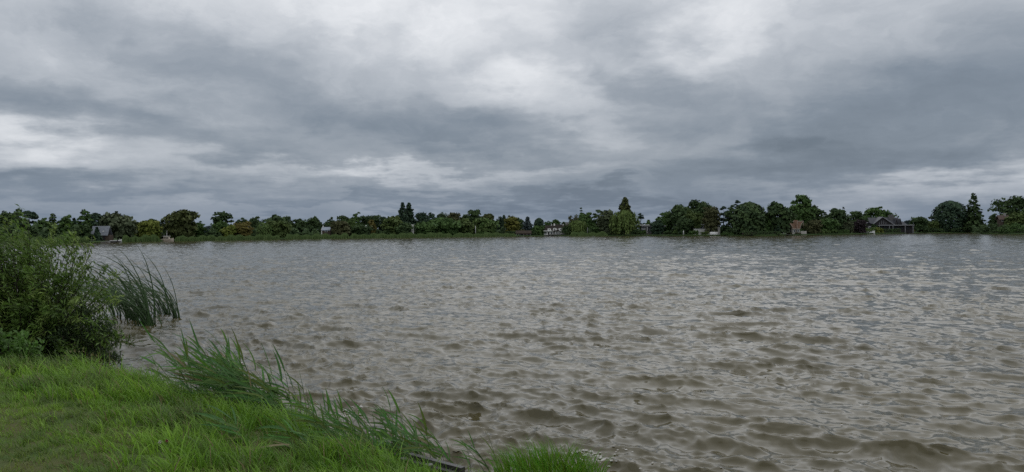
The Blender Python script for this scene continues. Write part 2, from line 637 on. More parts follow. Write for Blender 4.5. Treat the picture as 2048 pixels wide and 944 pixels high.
def crown(kind, wd, ht, seed, low=0.06):
    """returns vertices and tints of a crown wd wide and ht tall standing at the origin"""
    r = np.random.default_rng(seed)
    VV, TT = [], []
    R = wd / 2
    sz = min(max(0.26, wd * 0.050), 0.62)

    def put(v):
        VV.append(v[0])
        TT.append(v[1])
    if kind in ("round", "oak"):
        nc = int((56 if kind == "round" else 40) * EXTRA)
        lop = r.uniform(-0.22, 0.22, 2)
        for i in range(nc):
            d = unit(r, 1)[0]
            q = r.uniform(0.15, 1) ** 0.5
            zc_, zr = (0.52, 0.40) if kind == "round" else (0.60, 0.33)
            bump = 1 + 0.16 * math.sin(3 * math.atan2(d[1], d[0]) + seed) + 0.12 * math.sin(5 * d[2] + seed * 1.7)
            c = np.array([d[0] * R * .80 * q * bump + lop[0] * R * d[2], d[1] * R * .80 * q * bump, ht * (zc_ + zr * d[2] * q * bump)])
            c[2] = max(c[2], ht * low)
            if c[2] > ht * 0.6:
                c[:2] *= 0.92
            rad = R * r.uniform(.24, .40) * (1.0 if kind == "round" else .9)
            rad = min(rad, max(ht - c[2], ht * .06))
            put(blob(r, c, rad, 40, r.uniform(0, 1), sz * .92))
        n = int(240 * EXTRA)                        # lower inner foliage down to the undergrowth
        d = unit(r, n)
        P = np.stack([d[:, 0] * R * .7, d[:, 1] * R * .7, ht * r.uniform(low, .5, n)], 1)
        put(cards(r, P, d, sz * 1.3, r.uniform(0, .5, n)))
    elif kind in ("conifer", "spruce"):
        nl = int(max(10, ht * (1.5 if kind == 'conifer' else 1.0)))
        for i in range(nl):
            t_ = (i + .5) / nl
            rad = R * ((1 - t_) ** .72 * 1.0 + .10) * r.uniform(.82, 1.15)
            nb = max(6, int(10 * (1 - t_) + 5))
            if kind == "spruce":
                nb = max(3, int(nb * .7))
            for j in range(nb):
                q = 2 * math.pi * (j + r.uniform(0, .9)) / nb
                m = max(6, int(22 * (1 - t_) + 8))
                u = r.uniform(.1, 1, m) ** .7
                rr_ = rad * r.uniform(.75, 1.1)
                P = np.stack([np.cos(q) * u * rr_, np.sin(q) * u * rr_, ht * (low + (1 - low) * t_) - u ** 2 * rr_ * .28 + r.normal(size=m) * .10 * (1 + ht * .02)], 1)
                P[:, :2] += r.normal(size=(m, 2)) * rad * .09
                nn = np.tile(np.array([math.cos(q) * .5, math.sin(q) * .5, .8]), (m, 1))
                put(cards(r, P, nn, sz * 1.15, np.clip(r.uniform(0, 1) + r.normal(size=m) * .1, 0, 1)))
    elif kind == "pine":
        nc = int(24 * EXTRA)
        for i in range(nc):
            t_ = r.uniform(.18, 1)
            q = r.uniform(0, 6.28)
            rr_ = R * (1.0 - .6 * max(t_ - .45, 0)) * r.uniform(.2, .85)
            c = np.array([math.cos(q) * rr_, math.sin(q) * rr_, ht * (.06 + .86 * t_)])
            put(blob(r, c, R * r.uniform(.22, .40), 78, r.uniform(0, 1), sz, .55))
        put(blob(r, np.array([r.uniform(-.15, .15) * R, 0, ht * .94]), R * .30, 60, .5, sz, .7))
    elif kind in ("column", "dome"):
        n = int((2600 if kind == "dome" else 800) * EXTRA)
        t_ = r.uniform(0, 1, n) ** .85
        if kind == "dome":
            prof = np.sqrt(np.clip(1 - np.clip((t_ - .42) / .58, 0, 1) ** 2.6, 0, 1)) * (.86 + .14 * np.clip(t_ / .4, 0, 1))
        else:
            prof = np.sin(np.pi * np.clip(t_ * .93 + .05, 0, 1)) ** .55
        q = r.uniform(0, 6.28, n)
        rr_ = R * prof * r.uniform(.1, 1, n) ** .4 * (1 + .07 * np.sin(q * 5 + t_ * 9 + seed))
        P = np.stack([np.cos(q) * rr_, np.sin(q) * rr_, ht * (low * .3 + (1 - low * .3) * t_)], 1)
        nn = np.stack([np.cos(q), np.sin(q), .3 + t_], 1)
        put(cards(r, P, nn, sz, np.clip(.5 + .5 * np.sin(q * 4 + t_ * 14 + seed) + r.normal(size=n) * .2, 0, 1)))
    elif kind == "willow":
        ns = int(190 * EXTRA)
        for i in range(ns):
            q = r.uniform(0, 6.28)
            u = r.uniform(0, 1) ** .5
            x, y = math.cos(q) * R * u, math.sin(q) * R * u
            top = ht * (.58 + .42 * math.sqrt(max(0, 1 - u * u))) * r.uniform(.86, 1.0)
            bot = max(ht * r.uniform(.02, .35), top - ht * r.uniform(.3, .95))
            m = max(4, int((top - bot) / (sz * 1.3)))
            z = np.linspace(top, bot, m) + r.normal(size=m) * .05
            sway = (top - z) * .04
            P = np.stack([x * (1 + .04 * sway) + r.normal(size=m) * .12 - sway * .5, y + r.normal(size=m) * .12, z], 1)
            nn = np.tile(np.array([math.cos(q), math.sin(q), .35]), (m, 1))
            put(cards(r, P, nn, sz * .55, np.clip(r.uniform(0, 1) + r.normal(size=m) * .08, 0, 1), 2.1, True))
    V, T = np.concatenate(VV), np.concatenate(TT)
    top = np.percentile(V[:, 2], 99.6)
    V[:, 2] *= ht / max(top, 1e-3)
    return V, T


def trunk_mb(kind, wd, ht, seed):
    r = random.Random(seed)
    mb = MB()
    rad = max(.10, min(.42, ht * .022))
    if kind in ("willow", "round", "oak"):
        fork = ht * r.uniform(.22, .32)
        mb.tube([(0, 0, -.3), (0, 0, fork * .5), (r.uniform(-.1, .1), 0, fork)], [rad * 1.25, rad, rad * .85], 7)
        for i in range(4):
            q = i * 1.57 + r.uniform(-.4, .4)
            x, y = math.cos(q) * wd * .26, math.sin(q) * wd * .26
            mb.tube([(0, 0, fork * .9), (x * .45, y * .45, ht * .45), (x, y, ht * r.uniform(.6, .75))], [rad * .7, rad * .45, rad * .15], 5)
    else:
        mb.tube([(0, 0, -.3), (0, 0, ht * .5), (r.uniform(-.2, .2), 0, ht * .93)], [rad * 1.2, rad * .7, rad * .12], 6)
        for i in range(4):
            q, z = r.uniform(0, 6.28), ht * r.uniform(.35, .7)
            mb.tube([(0, 0, z), (math.cos(q) * wd * .3, math.sin(q) * wd * .3, z + ht * .05)], [rad * .35, rad * .1], 4)
    return mb


SEED = [100]


def tree(name, px, wpx, top, off, kind, colr, label, cat="tree", group="trees along the far shore", base=None, low=.06, pale=False):
    D = shore_depth(px) + off
    p = at(px, top, D)
    zb = LAND if base is None else base
    ht, wd = p.z - zb, wpx * D / F * 1.24
    SEED[0] += 1
    root = thing(name, label, cat, (p.x, p.y, zb), 0, group)
    trunk_mb(kind, wd, ht, SEED[0]).build("trunk", pale_bark if pale else bark, root, True)
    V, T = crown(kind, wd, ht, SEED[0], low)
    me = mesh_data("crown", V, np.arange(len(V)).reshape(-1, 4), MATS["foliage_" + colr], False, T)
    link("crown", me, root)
    return root


TREES = [
    # name, px, width px, top px, metres behind the waterline, shape, colour, label
    ("broadleaf_tree", -14, 66, 426, 26, "oak", "dark", "dark spreading tree cut off by the left picture edge on the far shore"),
    ("broadleaf_tree", 29, 46, 420, 22, "round", "dark", "tallest dark tree of the wood at the far left above the willow bush"),
    ("pine_tree", 58, 30, 423, 20, "pine", "pine", "ragged dark pine with a knob on top at the far left"),
    ("broadleaf_tree", 82, 34, 437, 16, "round", "green", "lower green tree just right of the ragged far left pine"),
    ("conifer_tree", 105, 30, 428, 18, "conifer", "dark", "dark cone shaped tree third gap left of the slate roofed house"),
    ("broadleaf_tree", 128, 28, 431, 16, "round", "green", "rounded green tree beside the dark cone shaped tree at left"),
    ("conifer_tree", 148, 24, 437, 16, "spruce", "pine", "small pointed conifer in the dip left of the slate roofed house"),
    ("broadleaf_tree", 167, 26, 421, 20, "round", "green", "tall green round-topped tree left behind the slate roofed house"),
    ("pine_tree", 190, 38, 427, 22, "pine", "pine", "dark blocky pine towering over the slate roofed house"),
    ("conifer_tree", 194, 13, 455, 5, "spruce", "pine", "little dark conifer standing in front of the slate roof"),
    ("pine_tree", 172, 22, 452, 7, "pine", "dark", "low dark tree at the left wall of the slate roofed house"),
    ("birch_tree", 236, 58, 427, 10, "round", "grey", "broad grey-green tree with brownish twigs right of the slate roofed house"),
    ("broadleaf_tree", 269, 16, 443, 34, "round", "dark", "small dark treetop peeping out right of the broad grey-green tree"),
    ("broadleaf_tree", 297, 44, 441, 9, "round", "yellow", "yellow-green rounded tree behind the reeds at left"),
    ("broadleaf_tree", 303, 26, 438, 36, "oak", "dark", "dark treetop showing above the yellow-green rounded tree"),
    ("broadleaf_tree", 323, 18, 444, 40, "round", "pine", "small dark round tree left of the large olive chestnut"),
    ("broadleaf_tree", 336, 16, 447, 30, "round", "dark", "low dark tree behind the moored beige boat"),
    ("chestnut_tree", 361, 56, 421, 7, "round", "bronze", "large olive-brown tree to the ground right of the moored beige boat"),
    ("broadleaf_tree", 396, 24, 443, 12, "round", "green", "low green tree with a pale trunk beside the large olive tree"),
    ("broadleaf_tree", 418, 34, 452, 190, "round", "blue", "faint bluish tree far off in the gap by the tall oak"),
    ("oak_tree", 446, 38, 425, 24, "oak", "dark", "tall dark oak with sky gaps standing alone above its neighbours at left"),
    ("broadleaf_tree", 439, 26, 442, 14, "round", "green", "round green tree in front of the tall lone oak"),
    ("maple_tree", 459, 26, 450, 8, "round", "yellow", "low yellow tree left of the rust orange tree"),
    ("maple_tree", 485, 36, 444, 7, "round", "orange", "rust orange tree above the reeds at left centre"),
    ("broadleaf_tree", 484, 22, 436, 28, "round", "dark", "dark treetop right behind the rust orange tree"),
    ("broadleaf_tree", 513, 28, 434, 22, "round", "dark", "dark upright tree two places right of the rust orange tree"),
    ("willow_tree", 529, 26, 446, 8, "willow", "light", "pale green drooping tree right of the rust orange tree"),
    ("oak_tree", 556, 52, 430, 24, "oak", "dark", "wide dark oak behind the olive round tree at left centre"),
    ("broadleaf_tree", 556, 46, 442, 8, "round", "olive", "olive round tree reaching the water in front of the wide dark oak"),
    ("broadleaf_tree", 583, 18, 441, 26, "round", "dark", "narrow dark tree right of the wide dark oak"),
    ("broadleaf_tree", 598, 30, 438, 20, "round", "dark", "dark tree midway between the wide dark oak and the tiny grey cottage"),
    ("broadleaf_tree", 614, 20, 440, 26, "round", "green", "green tree left of the dark oak near the tiny grey cottage"),
    ("oak_tree", 628, 28, 434, 20, "oak", "dark", "dark jagged oak left above the tiny grey cottage"),
    ("conifer_tree", 642, 11, 445, 26, "conifer", "green", "tiny pointed conifer left behind the tiny grey cottage"),
    ("broadleaf_tree", 661, 26, 435, 24, "round", "dark", "dark tree rising right behind the tiny grey cottage"),
    ("maple_tree", 681, 36, 442, 7, "round", "rust", "brown-tinged drooping tree right of the tiny grey cottage"),
    ("broadleaf_tree", 686, 28, 432, 26, "round", "dark", "dark green dome behind the brown-tinged drooping tree"),
    ("oak_tree", 711, 24, 425, 24, "oak", "green", "tall green tree between the tiny grey cottage and the twin conifers"),
    ("broadleaf_tree", 704, 17, 438, 16, "round", "light", "pale yellow-green tree at the foot of the tall green tree"),
    ("broadleaf_tree", 731, 24, 432, 24, "round", "dark", "dark tree just right of the tall green tree"),
    ("broadleaf_tree", 749, 26, 431, 24, "oak", "dark", "dark rough tree behind the small orange tree left of the twin conifers"),
    ("maple_tree", 744, 14, 440, 12, "round", "orange", "small orange tree among dark trees left of the twin conifers"),
    ("broadleaf_tree", 766, 20, 434, 26, "round", "pine", "dark tree in the dip left of the twin conifers"),
    ("broadleaf_tree", 722, 40, 450, 8, "round", "dark", "low dark broad tree by the thin lamp post at the reeds"),
    ("broadleaf_tree", 785, 40, 433, 14, "round", "olive", "yellow-green tree at the left foot of the twin conifers"),
    ("conifer_tree", 805, 27, 406, 28, "conifer", "pine", "left one of the two tall dark twin conifers"),
    ("conifer_tree", 818, 29, 407, 30, "conifer", "pine", "right one of the two tall dark twin conifers"),
    ("broadleaf_tree", 806, 34, 446, 9, "round", "dark", "low dark tree in front of the twin conifers left of the white chimney"),
    ("pine_tree", 845, 28, 426, 28, "round", "pine", "dark tree next right after the twin conifers"),
    ("pine_tree", 863, 26, 426, 28, "round", "pine", "second dark tree right of the twin conifers"),
    ("broadleaf_tree", 885, 24, 427, 28, "round", "dark", "third dark tree right of the twin conifers"),
    ("beech_tree", 909, 32, 426, 28, "round", "rust", "rust-tinted treetop left of the large dark crown at centre"),
    ("oak_tree", 944, 44, 420, 28, "oak", "dark", "large dark crown topping the wood left of the white thatched house"),
    ("beech_tree", 974, 30, 428, 28, "round", "bronze", "brownish treetop right beside the large dark crown at centre"),
    ("broadleaf_tree", 852, 42, 444, 9, "round", "green", "green tree right of the white chimney behind the reeds"),
    ("broadleaf_tree", 890, 56, 436, 12, "round", "green", "wide green tree mid wood between white chimney and pale mast"),
    ("broadleaf_tree", 930, 44, 437, 12, "round", "olive", "olive tree left of the pale mast by the reeds"),
    ("broadleaf_tree", 968, 48, 436, 9, "round", "light", "large light green rounded tree right of the pale mast"),
    ("broadleaf_tree", 1000, 20, 434, 26, "round", "pine", "dark tree left of the slim black cypress"),
    ("cypress_tree", 1008, 9, 430, 22, "column", "pine", "slim black cypress left of the golden tree"),
    ("maple_tree", 1024, 31, 432, 10, "round", "autumn", "golden yellow tree left of the brown boathouse"),
    ("broadleaf_tree", 1039, 20, 437, 28, "round", "dark", "dark tree peeping right from behind the golden tree"),
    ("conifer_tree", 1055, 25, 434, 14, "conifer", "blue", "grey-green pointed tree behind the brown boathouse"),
    ("yew_tree", 1078, 18, 436, 18, "dome", "pine", "black clipped dome of a tree left of the white thatched house"),
    ("broadleaf_tree", 1076, 27, 451, 7, "round", "green", "green tree in front of the clipped dome left of the white thatched house"),
    ("broadleaf_tree", 1096, 17, 442, 70, "oak", "green", "left one of two thin treetops behind the white thatched house"),
    ("broadleaf_tree", 1113, 18, 439, 60, "oak", "green", "right one of two thin treetops behind the white thatched house"),
    ("broadleaf_tree", 1127, 9, 444, 40, "round", "dark", "tiny dark treetop at the right chimney of the white thatched house"),
    ("beech_tree", 1150, 22, 431, 30, "round", "rust", "reddish brown tree behind the pale drooping willow right of the thatched house"),
    ("conifer_tree", 1162, 17, 416, 32, "spruce", "dark", "thin sparse conifer spire right of the white thatched house"),
    ("broadleaf_tree", 1173, 34, 426, 22, "round", "green", "green crown below the thin sparse conifer spire"),
    ("willow_tree", 1154, 34, 441, 7, "willow", "willow", "smaller pale drooping willow right of the white thatched house"),
    ("pine_tree", 1196, 26, 420, 22, "pine", "dark", "dark clumpy pine right of the thin sparse conifer spire"),
    ("poplar_tree", 1214, 36, 421, 9, "round", "grey", "tall grey-green tree left of the great weeping willow"),
    ("shrub_tree", 1196, 24, 446, 9, "round", "green", "low green tree between the smaller willow and the grey-green tree"),
    ("conifer_tree", 1250, 40, 396, 24, "conifer", "bronze", "tall olive-brown conifer rising behind the great weeping willow"),
    ("weeping_willow", 1249, 50, 421, 5, "willow", "willow", "great yellow-green weeping willow hanging to the water"),
    ("pine_tree", 1281, 14, 427, 34, "pine", "pine", "small dark pine right of the great weeping willow"),
    ("conifer_tree", 1297, 24, 440, 50, "conifer", "green", "low pointed trees above the white flat roof"),
    ("broadleaf_tree", 1315, 26, 441, 7, "round", "pine", "dark round tree in front of the white flat roof"),
    ("broadleaf_tree", 1334, 34, 425, 20, "round", "green", "green tree stepping up right of the white flat roof"),
    ("broadleaf_tree", 1366, 54, 411, 18, "round", "dark", "large dark tree left of the highest dome at right centre"),
    ("lime_tree", 1389, 54, 402, 24, "round", "dark", "highest broad dark dome of the group at right centre"),
    ("lime_tree", 1408, 34, 408, 26, "round", "dark", "dark shoulder right of the highest broad dome"),
    ("broadleaf_tree", 1384, 36, 421, 11, "round", "olive", "lighter olive tree in front of the highest broad dome"),
    ("broadleaf_tree", 1369, 30, 432, 6, "round", "dark", "dark bushy tree behind the small white figure on the bank"),
    ("birch_tree", 1424, 32, 414, 8, "round", "rust", "brownish thin tree with pale trunk left of the grey stone post"),
    ("pine_tree", 1447, 18, 413, 18, "pine", "pine", "dark pine with sky gaps right of the brownish thin tree"),
    ("broadleaf_tree", 1464, 28, 411, 18, "oak", "dark", "dark tree under the loop-topped pine"),
    ("pine_tree", 1475, 17, 401, 24, "pine", "pine", "loop-topped dark pine sticking out left of the dense broad tree"),
    ("lime_tree", 1498, 54, 405, 7, "dome", "dark", "dense broad dark tree reaching the bank left of the brick pavilion"),
    ("broadleaf_tree", 1530, 20, 431, 12, "round", "green", "small green tree in the gap between the two big dark trees"),
    ("oak_tree", 1556, 50, 405, 9, "round", "dark", "big dark oak standing directly left of the brick pavilion"),
    ("poplar_tree", 1602, 48, 391, 16, "round", "green", "tallest green tree rising behind the brick pavilion"),
    ("broadleaf_tree", 1628, 32, 411, 22, "round", "dark", "dark right shoulder of the tallest green tree"),
    ("broadleaf_tree", 1646, 15, 421, 26, "pine", "dark", "thin see-through tree right of the tallest green tree"),
    ("broadleaf_tree", 1668, 42, 418, 16, "round", "dark", "round dark green tree midway between pavilion and grey villa"),
    ("conifer_tree", 1687, 14, 415, 20, "spruce", "pine", "small dark conifer at the right of the midway round tree"),
    ("broadleaf_tree", 1624, 34, 440, 8, "round", "rust", "brown-red low tree just right of the brick pavilion"),
    ("broadleaf_tree", 1656, 34, 437, 9, "round", "green", "low green tree behind the clipped pale shrubs"),
    ("broadleaf_tree", 1692, 28, 437, 9, "round", "grey", "grey-green low tree left of the purple tree"),
    ("broadleaf_tree", 1716, 32, 423, 22, "round", "dark", "dark tree behind the purple tree"),
    ("purple_beech", 1719, 25, 440, 6, "round", "purple", "dark purple-leaved tree at the left end of the grey villa"),
    ("oak_tree", 1754, 54, 414, 46, "oak", "green", "spreading green tree behind the roof of the grey villa"),
    ("broadleaf_tree", 1730, 30, 432, 40, "round", "green", "green shoulder tree behind the left gable of the grey villa"),
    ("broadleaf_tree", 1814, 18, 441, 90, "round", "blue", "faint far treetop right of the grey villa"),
    ("yew_tree", 1839, 32, 434, 6, "round", "dark", "dark rounded bushy tree at the right end of the grey villa"),
    ("broadleaf_tree", 1869, 20, 427, 20, "pine", "grey", "sparse see-through tree left of the huge dark dome"),
    ("broadleaf_tree", 1866, 28, 442, 10, "round", "olive", "low olive tree under the sparse see-through tree"),
    ("cypress_tree", 1900, 52, 402, 9, "dome", "pine", "huge dark dome shaped conifer on the right shore"),
    ("conifer_tree", 1947, 34, 388, 22, "spruce", "dark", "tall layered conifer with gaps near the right edge"),
    ("broadleaf_tree", 1936, 44, 432, 8, "round", "dark", "low dark tree below the tall layered conifer"),
    ("broadleaf_tree", 1988, 16, 428, 26, "round", "dark", "small dark treetop left of the red roofed cottage at right"),
    ("lime_tree", 2034, 66, 394, 40, "round", "dark", "big dark tree at the right picture edge"),
    ("broadleaf_tree", 2026, 40, 425, 22, "round", "olive", "olive green tree in front of the big dark tree at right edge"),
    ("broadleaf_tree", 2070, 40, 410, 30, "round", "dark", "dark tree cut off by the right picture edge"),
]
PALE = {396, 236, 1424}
for (nm, px, wp, tp, off, kd, cl, lb) in TREES:
    tree(nm, px, wp, tp, off, kd, cl, lb, pale=px in PALE)
for i, (px, wp, tp, off, cl) in enumerate([(-90, 70, 425, 20, "dark"), (-170, 80, 420, 22, "green"), (-260, 80, 424, 20, "dark"),
                                            (2130, 60, 405, 24, "dark"), (2210, 70, 412, 22, "green"), (2300, 70, 408, 20, "dark")]):
    tree("broadleaf_tree", px, wp, tp, off, "round", cl, ["broad dark tree", "green tree", "dark tree farthest out"][i % 3] + " outside the %s picture edge" % ("left" if px < 0 else "right"))

# ------------------------------------------------------------------ shrubs and hedges on the far bank
SHRUBS = [  # name, px, width px, top px, off, colour, label
    ("shrub", 1735, 40, 455, 5, "light", "long pale green shrub at the foot of the purple tree"),
    ("shrub", 1757, 22, 455, 3.5, "yellow", "round yellow-green bush right of the white covered boat"),
    ("shrub", 1748, 16, 449, 12, "dark", "dark bush against the left wall of the grey villa"),
    ("shrub", 1817, 26, 457, 5, "autumn", "brownish yellow shrub at the right front of the grey villa"),
    ("shrub", 1645, 22, 458, 7, "light", "rounded pale shrub, left one behind the clipped row"),
    ("shrub", 1662, 26, 459, 5, "light", "flat topped pale shrub on the bank right of the pavilion"),
    ("shrub", 1641, 20, 461, 4, "light", "low pale clipped shrub nearest the brick pavilion"),
    ("shrub", 1698, 16, 453, 8, "rust", "brown shrub left of the purple tree"),
    ("shrub", 1580, 14, 465, 2.5, "rust", "low reddish plants in front of the brick pavilion"),
    ("shrub", 1596, 16, 465, 2.5, "rust", "low reddish plants right before the brick pavilion door"),
    ("shrub", 1556, 12, 452, 5, "pine", "dark clipped shrub left of the brick pavilion"),
    ("shrub", 1358, 22, 452, 7, "light", "pale green bush left of the small white figure"),
    ("shrub", 1388, 26, 461, 3, "green", "green waterside shrub below the white garden wall"),
    ("shrub", 1410, 24, 463, 3, "olive", "olive waterside shrub left of the upturned white boat"),
    ("shrub", 1285, 20, 461, 3, "green", "green shrub in front of the flat roofed house"),
    ("shrub", 1232, 22, 456, 2.5, "willow", "drooping pale bush at the left foot of the great willow"),
    ("shrub", 1272, 24, 458, 3, "dark", "dark shrub between the great willow and the flat roofed house"),
    ("shrub", 1132, 22, 452, 4, "dark", "dark bush at the right wall of the white thatched house"),
    ("shrub", 1065, 20, 460, 4, "dark", "dark bush right of the brown boathouse"),
    ("shrub", 1040, 22, 459, 9, "rust", "brownish bush behind the brown boathouse"),
    ("shrub", 1460, 30, 461, 3, "dark", "dark waterside shrub right of the grey stone post"),
    ("shrub", 1225, 60, 460, 7, "dark", "dark wide undergrowth under the tall grey-green tree"),
    ("shrub", 1340, 34, 461, 6, "dark", "low dark shrub right of the flat roofed house"),
    ("shrub", 1990, 60, 447, 4, "dark", "large dark bush mass at the point near the right edge"),
    ("shrub", 2032, 50, 446, 5, "green", "large green bush at the right picture edge by the water"),
    ("shrub", 1965, 36, 455, 2, "dark", "low dark bush on the tip of the right point"),
    ("shrub", 2010, 50, 456, 2, "green", "low green waterside bush on the right point"),
    ("shrub", 1905, 60, 455, 4, "dark", "dark undergrowth below the huge dome shaped conifer"),
    ("shrub", 1870, 40, 456, 4, "dark", "dark waterside bush left of the huge dome shaped conifer"),
]
for (nm, px, wp, tp, off, cl, lb) in SHRUBS:
    D = shore_depth(px) + off
    p = at(px, tp, D)
    SEED[0] += 1
    ht, wd = max(p.z - LAND + .15, .5), wp * D / F
    root = thing(nm, lb, "shrub", (p.x, p.y, LAND - .15), 0, "shrubs on the far bank")
    r = np.random.default_rng(SEED[0])
    VV, TT = [], []
    for i in range(22):
        q, u = r.uniform(0, 6.28), r.uniform(0, 1) ** .5
        c = np.array([math.cos(q) * u * wd * .38, math.sin(q) * u * wd * .30, ht * r.uniform(.15, .8) * (1 - .35 * u * u)])
        v_, t_ = blob(r, c, min(wd, ht * 1.5) * .2, 42, r.uniform(0, 1), .22, .8)
        VV.append(v_)
        TT.append(t_)
    V, T = np.concatenate(VV), np.concatenate(TT)
    V[:, 2] *= ht / np.percentile(V[:, 2], 99)
    link("crown", mesh_data("crown", V, np.arange(len(V)).reshape(-1, 4), MATS["foliage_" + cl], False, T), root)
    mb = MB()
    for i in range(5):
        q = i * 1.26
        mb.tube([(0, 0, -.2), (math.cos(q) * wd * .12, math.sin(q) * wd * .1, ht * .3), (math.cos(q) * wd * .25, math.sin(q) * wd * .2, ht * .65)], [.05, .04, .02], 4)
    mb.build("stem", bark, root)

HEDGES = [  # px0, px1, top, off, colour, label
    (1484, 1560, 463, 3, "dark", "long low dark hedge on the bank left of the brick pavilion"),
    (1618, 1640, 460, 9, "pine", "dark clipped hedge block right of the brick pavilion"),
    (1664, 1698, 460, 8, "green", "flat clipped green hedge right of the pale shrubs"),
    (1760, 1800, 458, 9, "dark", "low dark hedge in front of the grey villa"),
    (1440, 1482, 466, 2, "green", "low green hedge along the water right of the grey stone post"),
    (1010, 1032, 463, 4, "dark", "low dark hedge left of the brown boathouse"),
]
for (x0, x1, tp, off, cl, lb) in HEDGES:
    D = shore_depth((x0 + x1) / 2) + off
    a_, b_ = at(x0, tp, D), at(x1, tp, D)
    ht = max((a_.z + b_.z) / 2 - LAND, .5)
    L = b_.x - a_.x
    SEED[0] += 1
    r = np.random.default_rng(SEED[0])
    n = int(60 * L)
    P = np.stack([r.uniform(-L / 2, L / 2, n), r.uniform(-.6, .6, n), r.uniform(0, ht, n)], 1)
    face = r.integers(0, 2, n)
    P[face == 0, 2] = ht + r.normal(size=(face == 0).sum()) * .05
    P[face == 1, 1] = -.6 + r.normal(size=(face == 1).sum()) * .05
    nn = np.where(face[:, None] == 0, np.array([0, 0, 1.0]), np.array([0, -1.0, .2]))
    V, T = cards(r, P, nn, .2, r.uniform(0, 1, n))
    root = thing("hedge", lb, "hedge", ((a_.x + b_.x) / 2, D, LAND), 0, "hedges on the far bank")
    link("foliage", mesh_data("foliage", V, np.arange(len(V)).reshape(-1, 4), MATS["foliage_" + cl], False, T), root)
    MB().box(-L / 2 + .2, L / 2 - .2, -.35, .35, -.2, ht - .15).build("branch_core", bark, root)

# undergrowth between the trunks: one dark mass nobody could count
UND = [(-120, 180, 448, 14), (243, 640, 456, 16), (664, 1010, 450, 16), (1130, 1245, 455, 18), (1320, 1390, 457, 22), (1440, 1560, 452, 20), (1600, 1725, 455, 24), (1835, 2120, 450, 16)]
r = np.random.default_rng(5)
VV, TT = [], []
for x0, x1, tp, off in UND:
    n = int((x1 - x0) * 30)
    px = r.uniform(x0, x1, n)
    for j in range(n):
        D = shore_depth(px[j]) + off + r.uniform(-5, 5)
        p = at(px[j], tp, D)
        z = LAND + (p.z - LAND) * r.uniform(0.02, 1.0) * (0.72 + .28 * math.sin(px[j] * .23 + 2 * math.sin(px[j] * .071)))
        VV.append((p.x, p.y, z))
    TT.append(n)
P = np.array(VV)
V, T = cards(r, P, np.tile(np.array([0, -.6, .6]), (len(P), 1)), .42, r.uniform(0, 1, len(P)))
o = link("undergrowth", mesh_data("undergrowth", V, np.arange(len(V)).reshape(-1, 4), MATS["foliage_dark"], False, T))
tag(o, "dark undergrowth between the far shore trees", "undergrowth", kind="stuff")

# ------------------------------------------------------------------ far reed beds (one mass each)
mat("far_reed", (.085, .140, .046), (.155, .215, .080), 0.8, 0.1, 0.6, tint=True)
REEDS = [(-140, 60, 14, "reed bed along the far shore at the left edge behind the willow bush"), (62, 178, 16, "tall reed bed left of the slate roofed house"), (243, 322, 14, "reed bed between the slate roofed house and the beige boat"),
         (350, 562, 11, "long reed bed below the rust orange tree"), (570, 700, 11, "reed bed below the tiny grey cottage"), (700, 905, 10, "reed bed below the twin conifers"),
         (905, 1032, 8.5, "reed bed by the pale mast left of the boathouse"), (1140, 1216, 9, "reed bed between the white thatched house and the great willow")]
for x0, x1, hpx, lb in REEDS:
    r = np.random.default_rng(int(x0) + 900)
    n = int((x1 - x0) * 20)
    px = r.uniform(x0, x1, n)
    VV, tt = [], []
    for j in range(n):
        Ds = shore_depth(px[j])
        D = Ds + r.uniform(-1.5, 3.0)
        fade = min(1, (px[j] - x0) / 8 + .35, (x1 - px[j]) / 8 + .35)
        h = hpx * Ds / F * r.uniform(.72, 1.08) * fade * (.88 + .14 * math.sin(px[j] * .33) + .12 * math.sin(px[j] * .11))
        x = (px[j] - 1024) / F * D
        wdt = r.uniform(.04, .11)
        ln = r.uniform(-.32, .06)
        VV += [(x - wdt, D, -.1), (x + wdt, D, -.1), (x + wdt * .7 + ln * .5, D + r.uniform(-.1, .1), h * .65), (x + ln, D, h)]
        q = r.uniform(0, 1)
        tt += [q, q, q, q]
    V = np.array(VV)
    o = link("reed_bed", mesh_data("reed_bed", V, np.arange(len(V)).reshape(-1, 4), MATS["far_reed"], False, tt))
    tag(o, lb, "reeds", "reed beds on the far shore", "stuff")
#==TREES==
# ------------------------------------------------------------------ houses on the far shore (local units: one photo pixel at that distance)
white_wall = mat("white_render", (.80, .78, .74), (.70, .68, .64), .9, .2, .6)
slate = mat("slate_roof", (.20, .215, .24), (.14, .15, .17), .6, .4, 1.2)
lightslate = mat("pale_slate_roof", (.33, .37, .43), (.25, .28, .33), .5, .4, 1.0)
thatch = mat("thatch", (.050, .042, .036), (.030, .026, .023), .95, .1, 2.0)
brown_brick = mat("brown_brick", (.10, .075, .058), (.07, .052, .042), .9, .2, 3.0)
red_brick = mat("red_brick", (.30, .185, .125), (.23, .140, .098), .85, .2, 2.2)
glass = mat("window_glass", (.030, .036, .044), (.045, .052, .06), .12, .5, .5)
dark_timber = mat("dark_timber", (.026, .023, .026), (.040, .036, .038), .8, .3, 2.0)
grey_trim = mat("grey_trim", (.30, .30, .31), (.22, .22, .23), .7, .3, 2.0)
white_paint = mat("white_paint", (.80, .79, .76), (.70, .69, .66), .5, .4, 1.5)
darkslate = mat("dark_slate", (.070, .072, .082), (.045, .047, .055), .6, .4, 1.4)
red_tile = mat("red_tile", (.125, .088, .072), (.095, .068, .058), .8, .2, 2.0)
beige = mat("beige_gelcoat", (.55, .47, .38), (.45, .39, .32), .4, .4, 1.0)
stone = mat("grey_stone", (.33, .32, .30), (.24, .23, .22), .9, .2, 2.5)
stone_wall = mat("pale_stone_wall", (.50, .47, .42), (.40, .37, .33), .9, .2, 1.5)
tan_trim = mat("tan_trim", (.52, .44, .37), (.42, .35, .30), .7, .3, 1.5)
